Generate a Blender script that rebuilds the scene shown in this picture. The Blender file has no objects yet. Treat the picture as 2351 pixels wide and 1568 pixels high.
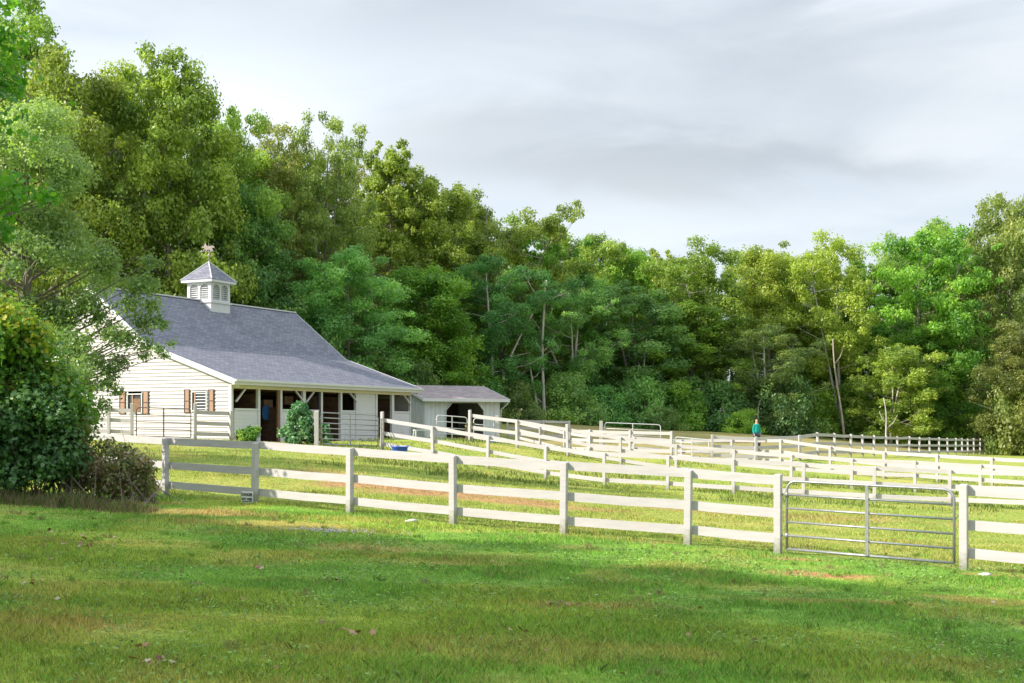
import bpy, math, random
import numpy as np
from mathutils import Vector, Matrix
PI = math.pi
S = bpy.context.scene
COL = S.collection
# ------------------------------------------------------------------ camera model
FPX, CX, HY, CAMZ = 3000.0, 1175.5, 977.0, 1.7      # reference frame: 2351 x 1568


def P(px, py, Z):
    return Vector(((px - CX) * Z / FPX, Z, CAMZ - (py - HY) * Z / FPX))


cam_d = bpy.data.cameras.new('camera')
cam = bpy.data.objects.new('camera', cam_d)
COL.objects.link(cam)
cam.location = (0, 0, CAMZ)
cam.rotation_euler = (PI / 2, 0, 0)
cam_d.sensor_width = 36
cam_d.lens = 36 * FPX / 2351
cam_d.shift_y = (HY - 784) / 2351
cam_d.clip_end = 3000
S.camera = cam

# ------------------------------------------------------------------ numpy noise


def _h(ix, iy, s):
    n = (ix.astype(np.int64) * 374761393 + iy.astype(np.int64) * 668265263 + s * 974634777) & 0x7fffffff
    n = ((n ^ (n >> 13)) * 1274126177) & 0x7fffffff
    return ((n ^ (n >> 16)) & 0xffff) / 65535.0


def vnoise(x, y, s=0):
    x = np.asarray(x, float); y = np.asarray(y, float)
    ix = np.floor(x); iy = np.floor(y); fx = x - ix; fy = y - iy
    fx = fx * fx * (3 - 2 * fx); fy = fy * fy * (3 - 2 * fy)
    a = _h(ix, iy, s); b = _h(ix + 1, iy, s); c = _h(ix, iy + 1, s); d = _h(ix + 1, iy + 1, s)
    return (a * (1 - fx) + b * fx) * (1 - fy) + (c * (1 - fx) + d * fx) * fy


def fbm(x, y, s=0, o=4):
    t = 0; a = .5; n = 0
    for i in range(o):
        t = t + a * vnoise(x * 2**i, y * 2**i, s + i * 17); n += a; a *= .5
    return t / n


def sstep(a, b, x):
    t = np.clip((x - a) / (b - a), 0, 1)
    return t * t * (3 - 2 * t)


# ------------------------------------------------------------------ fence lines (pixel x, base y, depth)
PH = 1.235
F1 = [(190, 1119, 30.0), (380, 1137, 28.07), (585, 1158, 26.1), (803, 1180, 24.7), (1040, 1205, 23.45), (1294, 1230, 22.45),
      (1579, 1254, 21.55), (1786, 1270, 20.8), (2213, 1308, 19.2), (2640, 1352, 17.8)]


def solve_line(pxs, bys, Zr, step=2.44):
    """right end depth known, walk left keeping the post spacing"""
    Z = [Zr]
    for i in range(len(pxs) - 2, -1, -1):
        X1 = (pxs[i + 1] - CX) * Z[0] / FPX
        a = (pxs[i] - CX) / FPX
        # (aZ-X1)^2+(Z-Z1)^2=step^2, take the farther root when it exists
        A = a * a + 1; B = -2 * (a * X1 + Z[0]); C = X1 * X1 + Z[0]**2 - step * step
        D = B * B - 4 * A * C
        z = (-B + math.sqrt(max(D, 0))) / (2 * A)
        z = min(z, Z[0] + 1.9)
        Z.insert(0, max(z, Z[0]))
    return list(zip(pxs, bys, Z))


F2 = solve_line([877, 994, 1120, 1252.6, 1387.5, 1533, 1684, 1844, 2007.6, 2180, 2356],
                [1032, 1052, 1076, 1102, 1116, 1126, 1136, 1146, 1154, 1163, 1172], 42.4, 2.40)
F3a = solve_line([1078, 1187, 1303, 1425, 1552, 1684, 1817, 1955.6, 2101, 2251, 2405],
                 [1010, 1029, 1048, 1069, 1090, 1102, 1112, 1123, 1131, 1142, 1152], 48.6, 2.44)
F3b = solve_line([1350, 1454.7, 1564.6, 1679, 1791.7, 1906, 2029, 2151.7, 2278, 2408],
                 [1054, 1064, 1074, 1080, 1086, 1093, 1100, 1107, 1116, 1124], 54.5, 2.44)
F4a = [(1165, 1010, 80), (1248, 1011, 80), (1307, 1012, 80)]
F4b = [(1307, 1041, 65), (1354, 1042, 64), (1446, 1044, 63), (1541, 1046, 62)]
F4c = [(1635, 1048, 62), (1735.5, 1049, 62), (1836, 1049, 62.5)]
_f5x = [1836, 1878, 1917, 1952.7, 1980.7, 2005.7, 2034.5, 2061, 2087, 2110, 2134.7, 2155.8, 2176, 2194, 2209, 2222, 2236, 2250, 2262]
F5 = []
_p0 = np.array([(1836 - CX) * 62.5 / FPX, 62.5]); _p1 = np.array([(2262 - CX) * 105 / FPX, 105.])
for q in _f5x:
    a = (q - CX) / FPX; d = _p1 - _p0
    t = (a * _p0[1] - _p0[0]) / (d[0] - a * d[1])
    Zq = _p0[1] + t * d[1]
    F5.append((q, HY + (1.49 + (2.30 - 1.49) * t**.8 if t > 0 else 1.49) * FPX / Zq, Zq))
F6 = [(150, 1003, 50.2), (250, 1006, 50.0), (303, 1008, 50.0), (448, 1011, 50.5), (530, 1013, 51.5)]

# ------------------------------------------------------------------ terrain (thin plate through known heights)
ctl = []
for L in (F1, F2, F3a, F3b, F4a, F4b, F4c, F5, F6):
    for q in L:
        v = P(*q); ctl.append((v.x, v.y, v.z))
BARN_Z = CAMZ - .75
SHED_Z = CAMZ - .68
for t_, u_ in ((0, 0), (8, 0), (16, 0), (0, 8), (0, 16), (16, 16), (16, 8), (8, -2), (0, -3), (14, -2)):
    ctl.append((-12.4 + .4384 * t_ - .8988 * u_, 57.7 + .8988 * t_ + .4384 * u_, BARN_Z - .02))
ctl += [(-4.7, 77.5, SHED_Z - .02), (-.3, 79.7, SHED_Z - .02), (-3, 82, SHED_Z)]
ctl += [(0, 0, 0.0), (-4, 8, .17), (4, 8, -.12), (0, 14, -.09), (-8, 16, .22), (9, 12, -.45), (-18, 10, .5), (-20, 25, .7), (-22, 40, 1.0), (22, 10, -.8),
        (-10, -15, .4), (10, -15, -.2), (25, 25, -1.2), (-7, 38, .55), (-3, 36, .2), (3, 32, -.35), (9, 30, -.75), (16, 35, -.95)]
for q in ((1165, 967, 92), (1330, 975, 98), (1500, 984, 104), (1750, 987, 112), (2000, 1003, 118), (2262, 1041, 107), (2380, 1046, 100), (2450, 1052, 95), (1900, 1012, 95), (2090, 1022, 110)):
    v = P(*q); ctl.append((v.x, v.y, v.z))
ctl += [(-35, 60, 1.3), (-40, 90, 2.2), (-20, 105, 2.3), (0, 130, 3), (40, 160, 2.2), (80, 120, -.5), (60, 60, -2), (45, 20, -1.6), (-60, 20, 1.5),
        (-60, -40, 1.2), (60, -40, -1.5), (0, -60, 0), (0, 250, 5), (-120, 150, 5), (130, 200, 1.5), (-150, 0, 3), (150, 0, -2)]
ctl = np.array(ctl)


def _tps(r2):
    return .5 * r2 * np.log(r2 + 1e-9)


_n = len(ctl)
_K = _tps((ctl[:, None, 0] - ctl[None, :, 0])**2 + (ctl[:, None, 1] - ctl[None, :, 1])**2)
_A = np.zeros((_n + 3, _n + 3)); _A[:_n, :_n] = _K + np.eye(_n) * 6.0
_A[:_n, _n] = 1; _A[:_n, _n + 1:] = ctl[:, :2]; _A[_n, :_n] = 1; _A[_n + 1:, :_n] = ctl[:, :2].T
_w = np.linalg.solve(_A, np.concatenate([ctl[:, 2], [0, 0, 0]]))


def gz(x, y):
    x = np.atleast_1d(np.asarray(x, float)); y = np.atleast_1d(np.asarray(y, float))
    xc = np.clip(x, -170, 170); yc = np.clip(y, -80, 280)
    out = np.empty(len(x))
    for i in range(0, len(x), 60000):
        a = xc[i:i + 60000]; b = yc[i:i + 60000]
        out[i:i + 60000] = _tps((a[:, None] - ctl[None, :, 0])**2 + (b[:, None] - ctl[None, :, 1])**2) @ _w[:_n] + _w[_n] + _w[_n + 1] * a + _w[_n + 2] * b
    out += (fbm(x * .45, y * .45, 5, 3) - .5) * .07
    return out


def hit(px, py, Za, Zb):
    """where the ray through a picture point meets the ground"""
    Zs = np.linspace(Za, Zb, 240); x = (px - CX) * Zs / FPX
    d = (CAMZ - (py - HY) * Zs / FPX) - gz(x, Zs)
    i = int(np.argmin(np.abs(d))); return Vector((x[i], Zs[i], 0))


def g1(x, y):
    return float(gz([x], [y])[0])


# ------------------------------------------------------------------ materials
def new_mat(name):
    m = bpy.data.materials.new(name); m.use_nodes = True
    nt = m.node_tree; nt.nodes.clear()
    o = nt.nodes.new('ShaderNodeOutputMaterial')
    return m, nt, o


def N(nt, t, **k):
    n = nt.nodes.new('ShaderNode' + t)
    for a, b in k.items():
        if a == 'ins':
            for c, d in b.items():
                n.inputs[c].default_value = d
        else:
            setattr(n, a, b)
    return n


def ramp(nt, stops):
    r = nt.nodes.new('ShaderNodeValToRGB')
    e = r.color_ramp.elements
    while len(e) > 1:
        e.remove(e[-1])
    e[0].position = stops[0][0]; e[0].color = (*stops[0][1], 1)
    for p, c in stops[1:]:
        x = e.new(p); x.color = (*c, 1)
    return r


def surf(name, c1, c2, scale=(3, 3, 3), rough=.7, bump=.1, spec=.3, metal=0, detail=6, dirt=None, dscale=1.2, damt=(.55, .75), coords='Object'):
    """noise-mixed two-tone surface with optional stains"""
    m, nt, o = new_mat(name)
    tc = N(nt, 'TexCoord'); mp = N(nt, 'Mapping', ins={'Scale': scale})
    nt.links.new(tc.outputs[coords], mp.inputs[0])
    nz = N(nt, 'TexNoise', ins={'Scale': 1.0, 'Detail': detail, 'Roughness': .65})
    nt.links.new(mp.outputs[0], nz.inputs['Vector'])
    r = ramp(nt, [(.3, c1), (.7, c2)]); nt.links.new(nz.outputs[0], r.inputs[0])
    col = r.outputs[0]
    if dirt:
        n2 = N(nt, 'TexNoise', ins={'Scale': dscale, 'Detail': 8, 'Roughness': .7})
        nt.links.new(tc.outputs[coords], n2.inputs['Vector'])
        r2 = ramp(nt, [(damt[0], (0, 0, 0)), (damt[1], (1, 1, 1))]); nt.links.new(n2.outputs[0], r2.inputs[0])
        mx = N(nt, 'Mix', data_type='RGBA'); mx.inputs[7].default_value = (*dirt, 1)
        nt.links.new(r2.outputs[0], mx.inputs[0]); nt.links.new(col, mx.inputs[6]); col = mx.outputs[2]
    b = N(nt, 'BsdfPrincipled', ins={'Roughness': rough, 'Metallic': metal, 'Specular IOR Level': spec})
    nt.links.new(col, b.inputs['Base Color'])
    if bump:
        bp = N(nt, 'Bump', ins={'Strength': bump, 'Distance': .02})
        nt.links.new(nz.outputs[0], bp.inputs['Height']); nt.links.new(bp.outputs[0], b.inputs['Normal'])
    nt.links.new(b.outputs[0], o.inputs[0])
    return m


M = {}
M['fence'] = surf('fence_paint', (.41, .39, .395), (.49, .47, .475), (2, 2, 14), .6, .25, dirt=(.50, .40, .33), dscale=2.2, damt=(.60, .82))
def grime(mname, src, h):
    m = M[src].copy(); m.name = mname; nt = m.node_tree
    b = [n for n in nt.nodes if n.type == 'BSDF_PRINCIPLED'][0]; lk = b.inputs['Base Color'].links[0]; so_ = lk.from_socket
    tc = N(nt, 'TexCoord'); sp = N(nt, 'SeparateXYZ'); nt.links.new(tc.outputs['Object'], sp.inputs[0])
    nz = N(nt, 'TexNoise', ins={'Scale': 14, 'Detail': 6}); nt.links.new(tc.outputs['Object'], nz.inputs['Vector'])
    md = N(nt, 'Math', operation='MULTIPLY_ADD', ins={1: .5, 2: -.12}); nt.links.new(nz.outputs[0], md.inputs[0])
    sb = N(nt, 'Math', operation='SUBTRACT'); nt.links.new(sp.outputs[2], sb.inputs[0]); nt.links.new(md.outputs[0], sb.inputs[1])
    mr = N(nt, 'MapRange', ins={'From Min': -.05, 'From Max': h, 'To Min': .75, 'To Max': 0}); nt.links.new(sb.outputs[0], mr.inputs[0])
    mx = N(nt, 'Mix', data_type='RGBA'); mx.inputs[7].default_value = (.19, .2, .12, 1)
    nt.links.new(mr.outputs[0], mx.inputs[0]); nt.links.new(so_, mx.inputs[6]); nt.links.new(mx.outputs[2], b.inputs['Base Color'])
    return m


M['fence2'] = surf('fence_paint_old', (.39, .37, .37), (.48, .46, .46), (1, 1, 10), .65, .2, dirt=(.48, .38, .32), dscale=1.6, damt=(.56, .8))
M['post'] = grime('fence_post_paint', 'fence', .16); M['post2'] = grime('fence_post_paint_old', 'fence2', .14)
M['white'] = surf('white_trim', (.55, .56, .575), (.62, .63, .645), (1.5, 1.5, 1.5), .5, .05)  # trim paint, also the brightened colour of the barn's shaded front
M['siding'] = surf('siding_paint', (.40, .385, .39), (.46, .445, .45), (.6, .6, 3), .55, .08, dirt=(.62, .58, .53), dscale=.9, damt=(.5, .8))
M['beam'] = surf('header_bounce_tint', (.60, .55, .42), (.70, .66, .55), (1, 1, 4), .6, .1)  # warm bounced light on header and soffit is put into this colour
M['batten'] = surf('shed_boards', (.50, .53, .57), (.66, .69, .72), (6, 6, .5), .65, .15, dirt=(.4, .38, .33), dscale=1.4, damt=(.55, .8))
M['steel'] = surf('galvanised_steel', (.24, .25, .27), (.36, .37, .39), (8, 8, 8), .45, .03, metal=.6)
M['steel_dark'] = surf('dark_steel', (.10, .09, .09), (.2, .17, .16), (8, 8, 8), .5, .03, metal=.3)  # darker steel tone for the barn-end gate, chains and cord
M['shutter'] = surf('shutter_wood', (.29, .175, .12), (.38, .235, .165), (12, 12, 2), .6, .1)
M['shutter_dark'] = surf('shutter_edge', (.03, .025, .022), (.06, .05, .045), (5, 5, 5), .6, .1)
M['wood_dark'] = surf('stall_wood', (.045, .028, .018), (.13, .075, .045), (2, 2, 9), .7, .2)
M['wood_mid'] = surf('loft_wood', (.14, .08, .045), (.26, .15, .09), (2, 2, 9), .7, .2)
M['dark'] = surf('dark_frame', (.02, .025, .035), (.045, .05, .065), (4, 4, 4), .6, .05)
M['tub'] = surf('blue_plastic', (.012, .07, .55), (.02, .11, .72), (3, 3, 3), .35, .02, spec=.5)
M['cloth'] = surf('blue_cloth', (.012, .045, .13), (.02, .08, .2), (6, 6, 6), .9, .1)
M['sign'] = surf('sign_board', (.62, .62, .60), (.76, .76, .75), (9, 9, 9), .6, .05, dirt=(.4, .42, .4), dscale=6)
M['ink'] = surf('sign_ink', (.015, .015, .03), (.03, .03, .05), (9, 9, 9), .6, 0)
M['copper'] = surf('vane_copper', (.42, .34, .30), (.56, .46, .41), (9, 9, 9), .45, .05, metal=.25)
M['stone'] = surf('stone', (.32, .31, .29), (.6, .58, .55), (9, 9, 9), .8, .4)
M['skin'] = surf('skin', (.50, .29, .21), (.60, .36, .27), (9, 9, 9), .6, 0)
M['shirt'] = surf('teal_shirt', (.0, .23, .19), (.01, .36, .29), (5, 5, 5), .85, .1)
M['trouser'] = surf('trousers', (.04, .05, .08), (.07, .08, .12), (9, 9, 9), .9, .1)
M['hair'] = surf('hair', (.03, .015, .01), (.07, .035, .02), (20, 20, 20), .6, .1)


def bark(name, c1, c2, dirt=None):
    return surf(name, c1, c2, (5, 5, 1.2), .85, .5, dirt=dirt, dscale=3)


M['bark'] = bark('bark', (.12, .10, .085), (.27, .24, .21))
M['bark_pale'] = bark('bark_pale', (.34, .30, .26), (.58, .54, .5), (.2, .16, .13))
M['bark_red'] = bark('bark_reddish', (.26, .20, .16), (.46, .40, .34), (.42, .19, .11))


def leaf_mat(name, stops, trans=.46, rnd=.2, tint=1.0):
    m, nt, o = new_mat(name)
    at = N(nt, 'Attribute', attribute_name='var')
    r = ramp(nt, stops); nt.links.new(at.outputs['Fac'], r.inputs[0])
    oi = N(nt, 'ObjectInfo')
    hs = N(nt, 'HueSaturation')
    mr = N(nt, 'MapRange', ins={'To Min': .5 - .018 * rnd / .16, 'To Max': .5 + .014 * rnd / .16}); nt.links.new(oi.outputs['Random'], mr.inputs[0])
    nt.links.new(mr.outputs[0], hs.inputs['Hue'])
    m2 = N(nt, 'Math', operation='MULTIPLY', ins={1: 7.31}); nt.links.new(oi.outputs['Random'], m2.inputs[0])
    m3 = N(nt, 'Math', operation='FRACT'); nt.links.new(m2.outputs[0], m3.inputs[0])
    m4 = N(nt, 'MapRange', ins={'To Min': 1 - rnd * 1.2, 'To Max': 1 + rnd}); nt.links.new(m3.outputs[0], m4.inputs[0])
    nt.links.new(m4.outputs[0], hs.inputs['Value']); nt.links.new(r.outputs[0], hs.inputs['Color'])
    b = N(nt, 'BsdfPrincipled', ins={'Roughness': .42, 'Specular IOR Level': .5})
    t = N(nt, 'BsdfTranslucent')
    yl = N(nt, 'Mix', data_type='RGBA', blend_type='MULTIPLY'); yl.inputs[0].default_value = 1; yl.inputs[7].default_value = (1.25, 1.35, .6, 1)
    nt.links.new(hs.outputs[0], yl.inputs[6]); nt.links.new(yl.outputs[2], t.inputs[0])
    nt.links.new(hs.outputs[0], b.inputs['Base Color'])
    mx = N(nt, 'MixShader', ins={0: trans}); nt.links.new(b.outputs[0], mx.inputs[1]); nt.links.new(t.outputs[0], mx.inputs[2])
    nt.links.new(mx.outputs[0], o.inputs[0])
    return m


def gcol(k, *cs):
    return [(i / (len(cs) - 1), tuple(min(.8, c * k) for c in q)) for i, q in enumerate(cs)]


L = {}
L['oak'] = leaf_mat('oak_leaves', gcol(1.6, (0.078, 0.135, 0.028), (0.129, 0.205, 0.037), (0.196, 0.280, 0.048), (0.314, 0.380, 0.069)))
L['rust'] = leaf_mat('rusty_oak_leaves', gcol(1.45, (.090, .130, .036), (.150, .190, .048), (.205, .250, .060), (.29, .30, .09)))
L['maple'] = leaf_mat('maple_leaves', gcol(1.55, (0.060, 0.130, 0.022), (0.109, 0.205, 0.029), (0.178, 0.290, 0.039), (0.310, 0.400, 0.060)))
L['teal'] = leaf_mat('teal_green_leaves', gcol(2.2, (0.041, 0.090, 0.031), (0.067, 0.135, 0.042), (0.106, 0.185, 0.052), (0.184, 0.270, 0.069)), .46, .34)  # darker teal-green leaf colour
L['ash'] = leaf_mat('ash_leaves', gcol(1.35, (.13, .20, .035), (.20, .28, .045), (.28, .36, .06), (.38, .44, .10)))
L['beech'] = leaf_mat('pale_leaves', gcol(1.12, (0.103, 0.160, 0.041), (0.162, 0.225, 0.057), (0.248, 0.310, 0.083), (0.389, 0.400, 0.147)))
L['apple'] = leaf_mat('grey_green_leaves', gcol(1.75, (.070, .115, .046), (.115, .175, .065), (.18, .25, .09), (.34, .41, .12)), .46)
L['grape'] = leaf_mat('vine_leaves', gcol(1.45, (.035, .110, .022), (.075, .185, .028), (.16, .27, .035), (.42, .30, .03)), .4, .05)
L['grapedark'] = leaf_mat('lower_vine_leaves', gcol(1.6, (.025, .070, .022), (.045, .115, .032), (.085, .17, .04), (.20, .22, .05)), .3, .05)
L['yellowing'] = leaf_mat('yellowing_leaves', gcol(1.40, (.05, .10, .025), (.15, .18, .035), (.38, .28, .03), (.5, .24, .03)), .4, .05)
L['dry'] = leaf_mat('dry_leaves', gcol(1.23, (.14, .09, .065), (.13, .19, .05), (.26, .2, .11), (.38, .30, .22)), .25, .05)
L['near'] = leaf_mat('bright_leaves', gcol(1.23, (.05, .17, .018), (.09, .25, .022), (.15, .33, .03), (.2, .36, .04)), .5, .05)
L['shrub'] = leaf_mat('shrub_leaves', gcol(1.57, (.030, .095, .050), (.06, .15, .07), (.11, .22, .10), (.30, .36, .20)), .35, .05)

# ------------------------------------------------------------------ object helpers


def tag(o, label=None, cat=None, group=None, kind=None):
    if label: o['label'] = label
    if cat: o['category'] = cat
    if group: o['group'] = group
    if kind: o['kind'] = kind
    return o


def empty(name, loc, rz=0, label=None, cat=None, group=None):
    o = bpy.data.objects.new(name, None); COL.objects.link(o)
    o.location = loc; o.rotation_euler = (0, 0, rz); o.empty_display_size = .3
    return tag(o, label, cat, group)


class MB:
    def __init__(s):
        s.v = []; s.f = []

    def add(s, v, f):
        b = len(s.v); s.v += [tuple(q) for q in v]; s.f += [tuple(b + i for i in q) for q in f]
        return s

    def hexa(s, p):
        """8 points: bottom 4 ccw, top 4 ccw"""
        return s.add(p, [(0, 3, 2, 1), (4, 5, 6, 7), (0, 1, 5, 4), (1, 2, 6, 5), (2, 3, 7, 6), (3, 0, 4, 7)])

    def box(s, x0, x1, y0, y1, z0, z1):
        if x0 > x1: x0, x1 = x1, x0
        if y0 > y1: y0, y1 = y1, y0
        return s.hexa([(x0, y0, z0), (x1, y0, z0), (x1, y1, z0), (x0, y1, z0), (x0, y0, z1), (x1, y0, z1), (x1, y1, z1), (x0, y1, z1)])

    def bar(s, a, b, w, h, up=(0, 0, 1)):
        a = Vector(a); b = Vector(b); d = (b - a).normalized(); up = Vector(up)
        r = d.cross(up).normalized() * w / 2; u = r.cross(d).normalized() * h / 2
        return s.hexa([a - r - u, a + r - u, b + r - u, b - r - u, a - r + u, a + r + u, b + r + u, b - r + u])

    def tube(s, pts, rad, n=8, cap=True):
        pts = [Vector(p) for p in pts]
        if not hasattr(rad, '__len__'): rad = [rad] * len(pts)
        b = len(s.v); prev = None
        for i, p in enumerate(pts):
            d = (pts[min(i + 1, len(pts) - 1)] - pts[max(i - 1, 0)])
            if d.length < 1e-9: d = Vector((0, 0, 1))
            d.normalize()
            if prev is None:
                ref = Vector((0, 0, 1)) if abs(d.z) < .9 else Vector((1, 0, 0))
                r = d.cross(ref).normalized()
            else:
                r = (prev - d * prev.dot(d)).normalized()
            prev = r; u = d.cross(r)
            for k in range(n):
                a = 2 * PI * k / n
                s.v.append(tuple(p + (r * math.cos(a) + u * math.sin(a)) * rad[i]))
        for i in range(len(pts) - 1):
            for k in range(n):
                k2 = (k + 1) % n
                s.f.append((b + i * n + k, b + i * n + k2, b + (i + 1) * n + k2, b + (i + 1) * n + k))
        if cap:
            s.f.append(tuple(b + k for k in range(n - 1, -1, -1)))
            s.f.append(tuple(b + (len(pts) - 1) * n + k for k in range(n)))
        return s

    def prism(s, prof, a, b):
        """profile list of 3D points swept from offset a to offset b (vectors)"""
        n = len(prof); a = Vector(a); b = Vector(b)
        v = [Vector(p) + a for p in prof] + [Vector(p) + b for p in prof]
        f = [tuple(range(n - 1, -1, -1)), tuple(range(n, 2 * n))] + [(i, (i + 1) % n, n + (i + 1) % n, n + i) for i in range(n)]
        return s.add(v, f)

    def lathe(s, prof, n=24, c=(0, 0, 0), sx=1, sy=1):
        b = len(s.v)
        for r, z in prof:
            for k in range(n):
                a = 2 * PI * k / n
                s.v.append((c[0] + r * math.cos(a) * sx, c[1] + r * math.sin(a) * sy, c[2] + z))
        for i in range(len(prof) - 1):
            for k in range(n):
                k2 = (k + 1) % n
                s.f.append((b + i * n + k, b + i * n + k2, b + (i + 1) * n + k2, b + (i + 1) * n + k))
        return s

    def build(s, name, mat, parent=None, smooth=False, bevel=0, loc=None):
        me = bpy.data.meshes.new(name); me.from_pydata(s.v, [], s.f); me.update()
        me.materials.append(mat)
        if smooth:
            me.polygons.foreach_set('use_smooth', [True] * len(me.polygons))
        o = bpy.data.objects.new(name, me); COL.objects.link(o)
        if parent: o.parent = parent
        if loc: o.location = loc
        if bevel:
            b = o.modifiers.new('Bevel', 'BEVEL'); b.width = bevel; b.segments = 2; b.limit_method = 'ANGLE'
        return o


def fast_mesh(name, co, faces_n, nverts_per, mats, var=None, col=None, idx=None):
    """co (V,3); all faces have nverts_per verts, consecutive unless idx given"""
    me = bpy.data.meshes.new(name)
    V = len(co); F = faces_n
    me.vertices.add(V); me.vertices.foreach_set('co', co.astype(np.float32).ravel())
    me.loops.add(F * nverts_per)
    li = (np.arange(F * nverts_per) if idx is None else idx.ravel()).astype(np.int32)
    me.loops.foreach_set('vertex_index', li)
    me.polygons.add(F)
    me.polygons.foreach_set('loop_start', (np.arange(F) * nverts_per).astype(np.int32))
    me.update(calc_edges=True)
    if var is not None:
        a = me.attributes.new('var', 'FLOAT', 'POINT'); a.data.foreach_set('value', var.astype(np.float32))
    if col is not None:
        a = me.attributes.new('col', 'FLOAT_COLOR', 'POINT')
        c4 = np.ones((V, 4), np.float32); c4[:, :3] = col; a.data.foreach_set('color', c4.ravel())
    for m in (mats if isinstance(mats, (list, tuple)) else [mats]): me.materials.append(m)
    return me


DIAMOND = np.array([(-.5, 0, 0), (-.05, -.33, .05), (.5, 0, 0), (-.05, .33, .05)])
LEAF6 = np.array([(-.5, 0, 0), (-.25, -.34, .06), (.15, -.3, .05), (.55, 0, -.08), (.15, .3, .05), (-.25, .34, .06)])
LOBED = np.array([(-.45, 0, 0), (-.4, -.38, .05), (-.02, -.3, .06), (.12, -.52, 0), (.28, -.16, .03), (.6, 0, -.1), (.28, .16, .03), (.12, .52, 0), (-.02, .3, .06), (-.4, .38, .05)])


def leaf_verts(C, Nn, Sz, rng, T=DIAMOND):
    n = len(C)
    r = rng.normal(size=(n, 3)); r -= (r * Nn).sum(1)[:, None] * Nn
    r /= np.linalg.norm(r, axis=1)[:, None] + 1e-9
    b = np.cross(Nn, r)
    v = C[:, None, :] + Sz[:, None, None] * (T[None, :, 0, None] * r[:, None, :] + T[None, :, 1, None] * b[:, None, :] + T[None, :, 2, None] * Nn[:, None, :])
    return v.reshape(-1, 3)


def clump_leaves(cs, rs, per, leaf, rng, flat=.72, tints=None, droop=0, T=DIAMOND, upb=.35, fill=.5):
    """cs clump centres, rs radii"""
    C = []; Nn = []; Sz = []; V = []
    for i, (c, r) in enumerate(zip(cs, rs)):
        n = max(6, int(per * (r / np.mean(rs))**2))
        d = rng.normal(size=(n, 3)); d /= np.linalg.norm(d, axis=1)[:, None]
        k = rng.uniform(3, 6, 3); ph = rng.uniform(0, 6, 3)
        lump = 1 + .22 * np.sin(k[0] * d[:, 0] * 2 + ph[0]) + .2 * np.sin(k[1] * d[:, 1] * 2 + ph[1]) + .15 * np.sin(k[2] * d[:, 2] * 2 + ph[2])
        rr = r * (fill + (1 - fill) * rng.random(n)**.6) * lump * rng.uniform(.85, 1.15, n)
        p = d * rr[:, None]; p[:, 2] *= flat
        if droop: p[:, 2] -= droop * (p[:, 0]**2 + p[:, 1]**2) / max(r, .01)
        nn = d * .7 + rng.normal(size=(n, 3)) * .55 + np.array([0, 0, upb]); nn /= np.linalg.norm(nn, axis=1)[:, None]
        C.append(p + np.asarray(c)[None]); Nn.append(nn); Sz.append(leaf * rng.uniform(.6, 1.35, n))
        tt = rng.random() if tints is None else tints[i]
        V.append(np.clip(tt * .55 + rng.random(n)**1.5 * .45, 0, 1))
    C = np.concatenate(C); Nn = np.concatenate(Nn); Sz = np.concatenate(Sz); V = np.concatenate(V)
    return leaf_verts(C, Nn, Sz, rng, T), np.repeat(V, len(T)), len(C), len(T)


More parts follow.
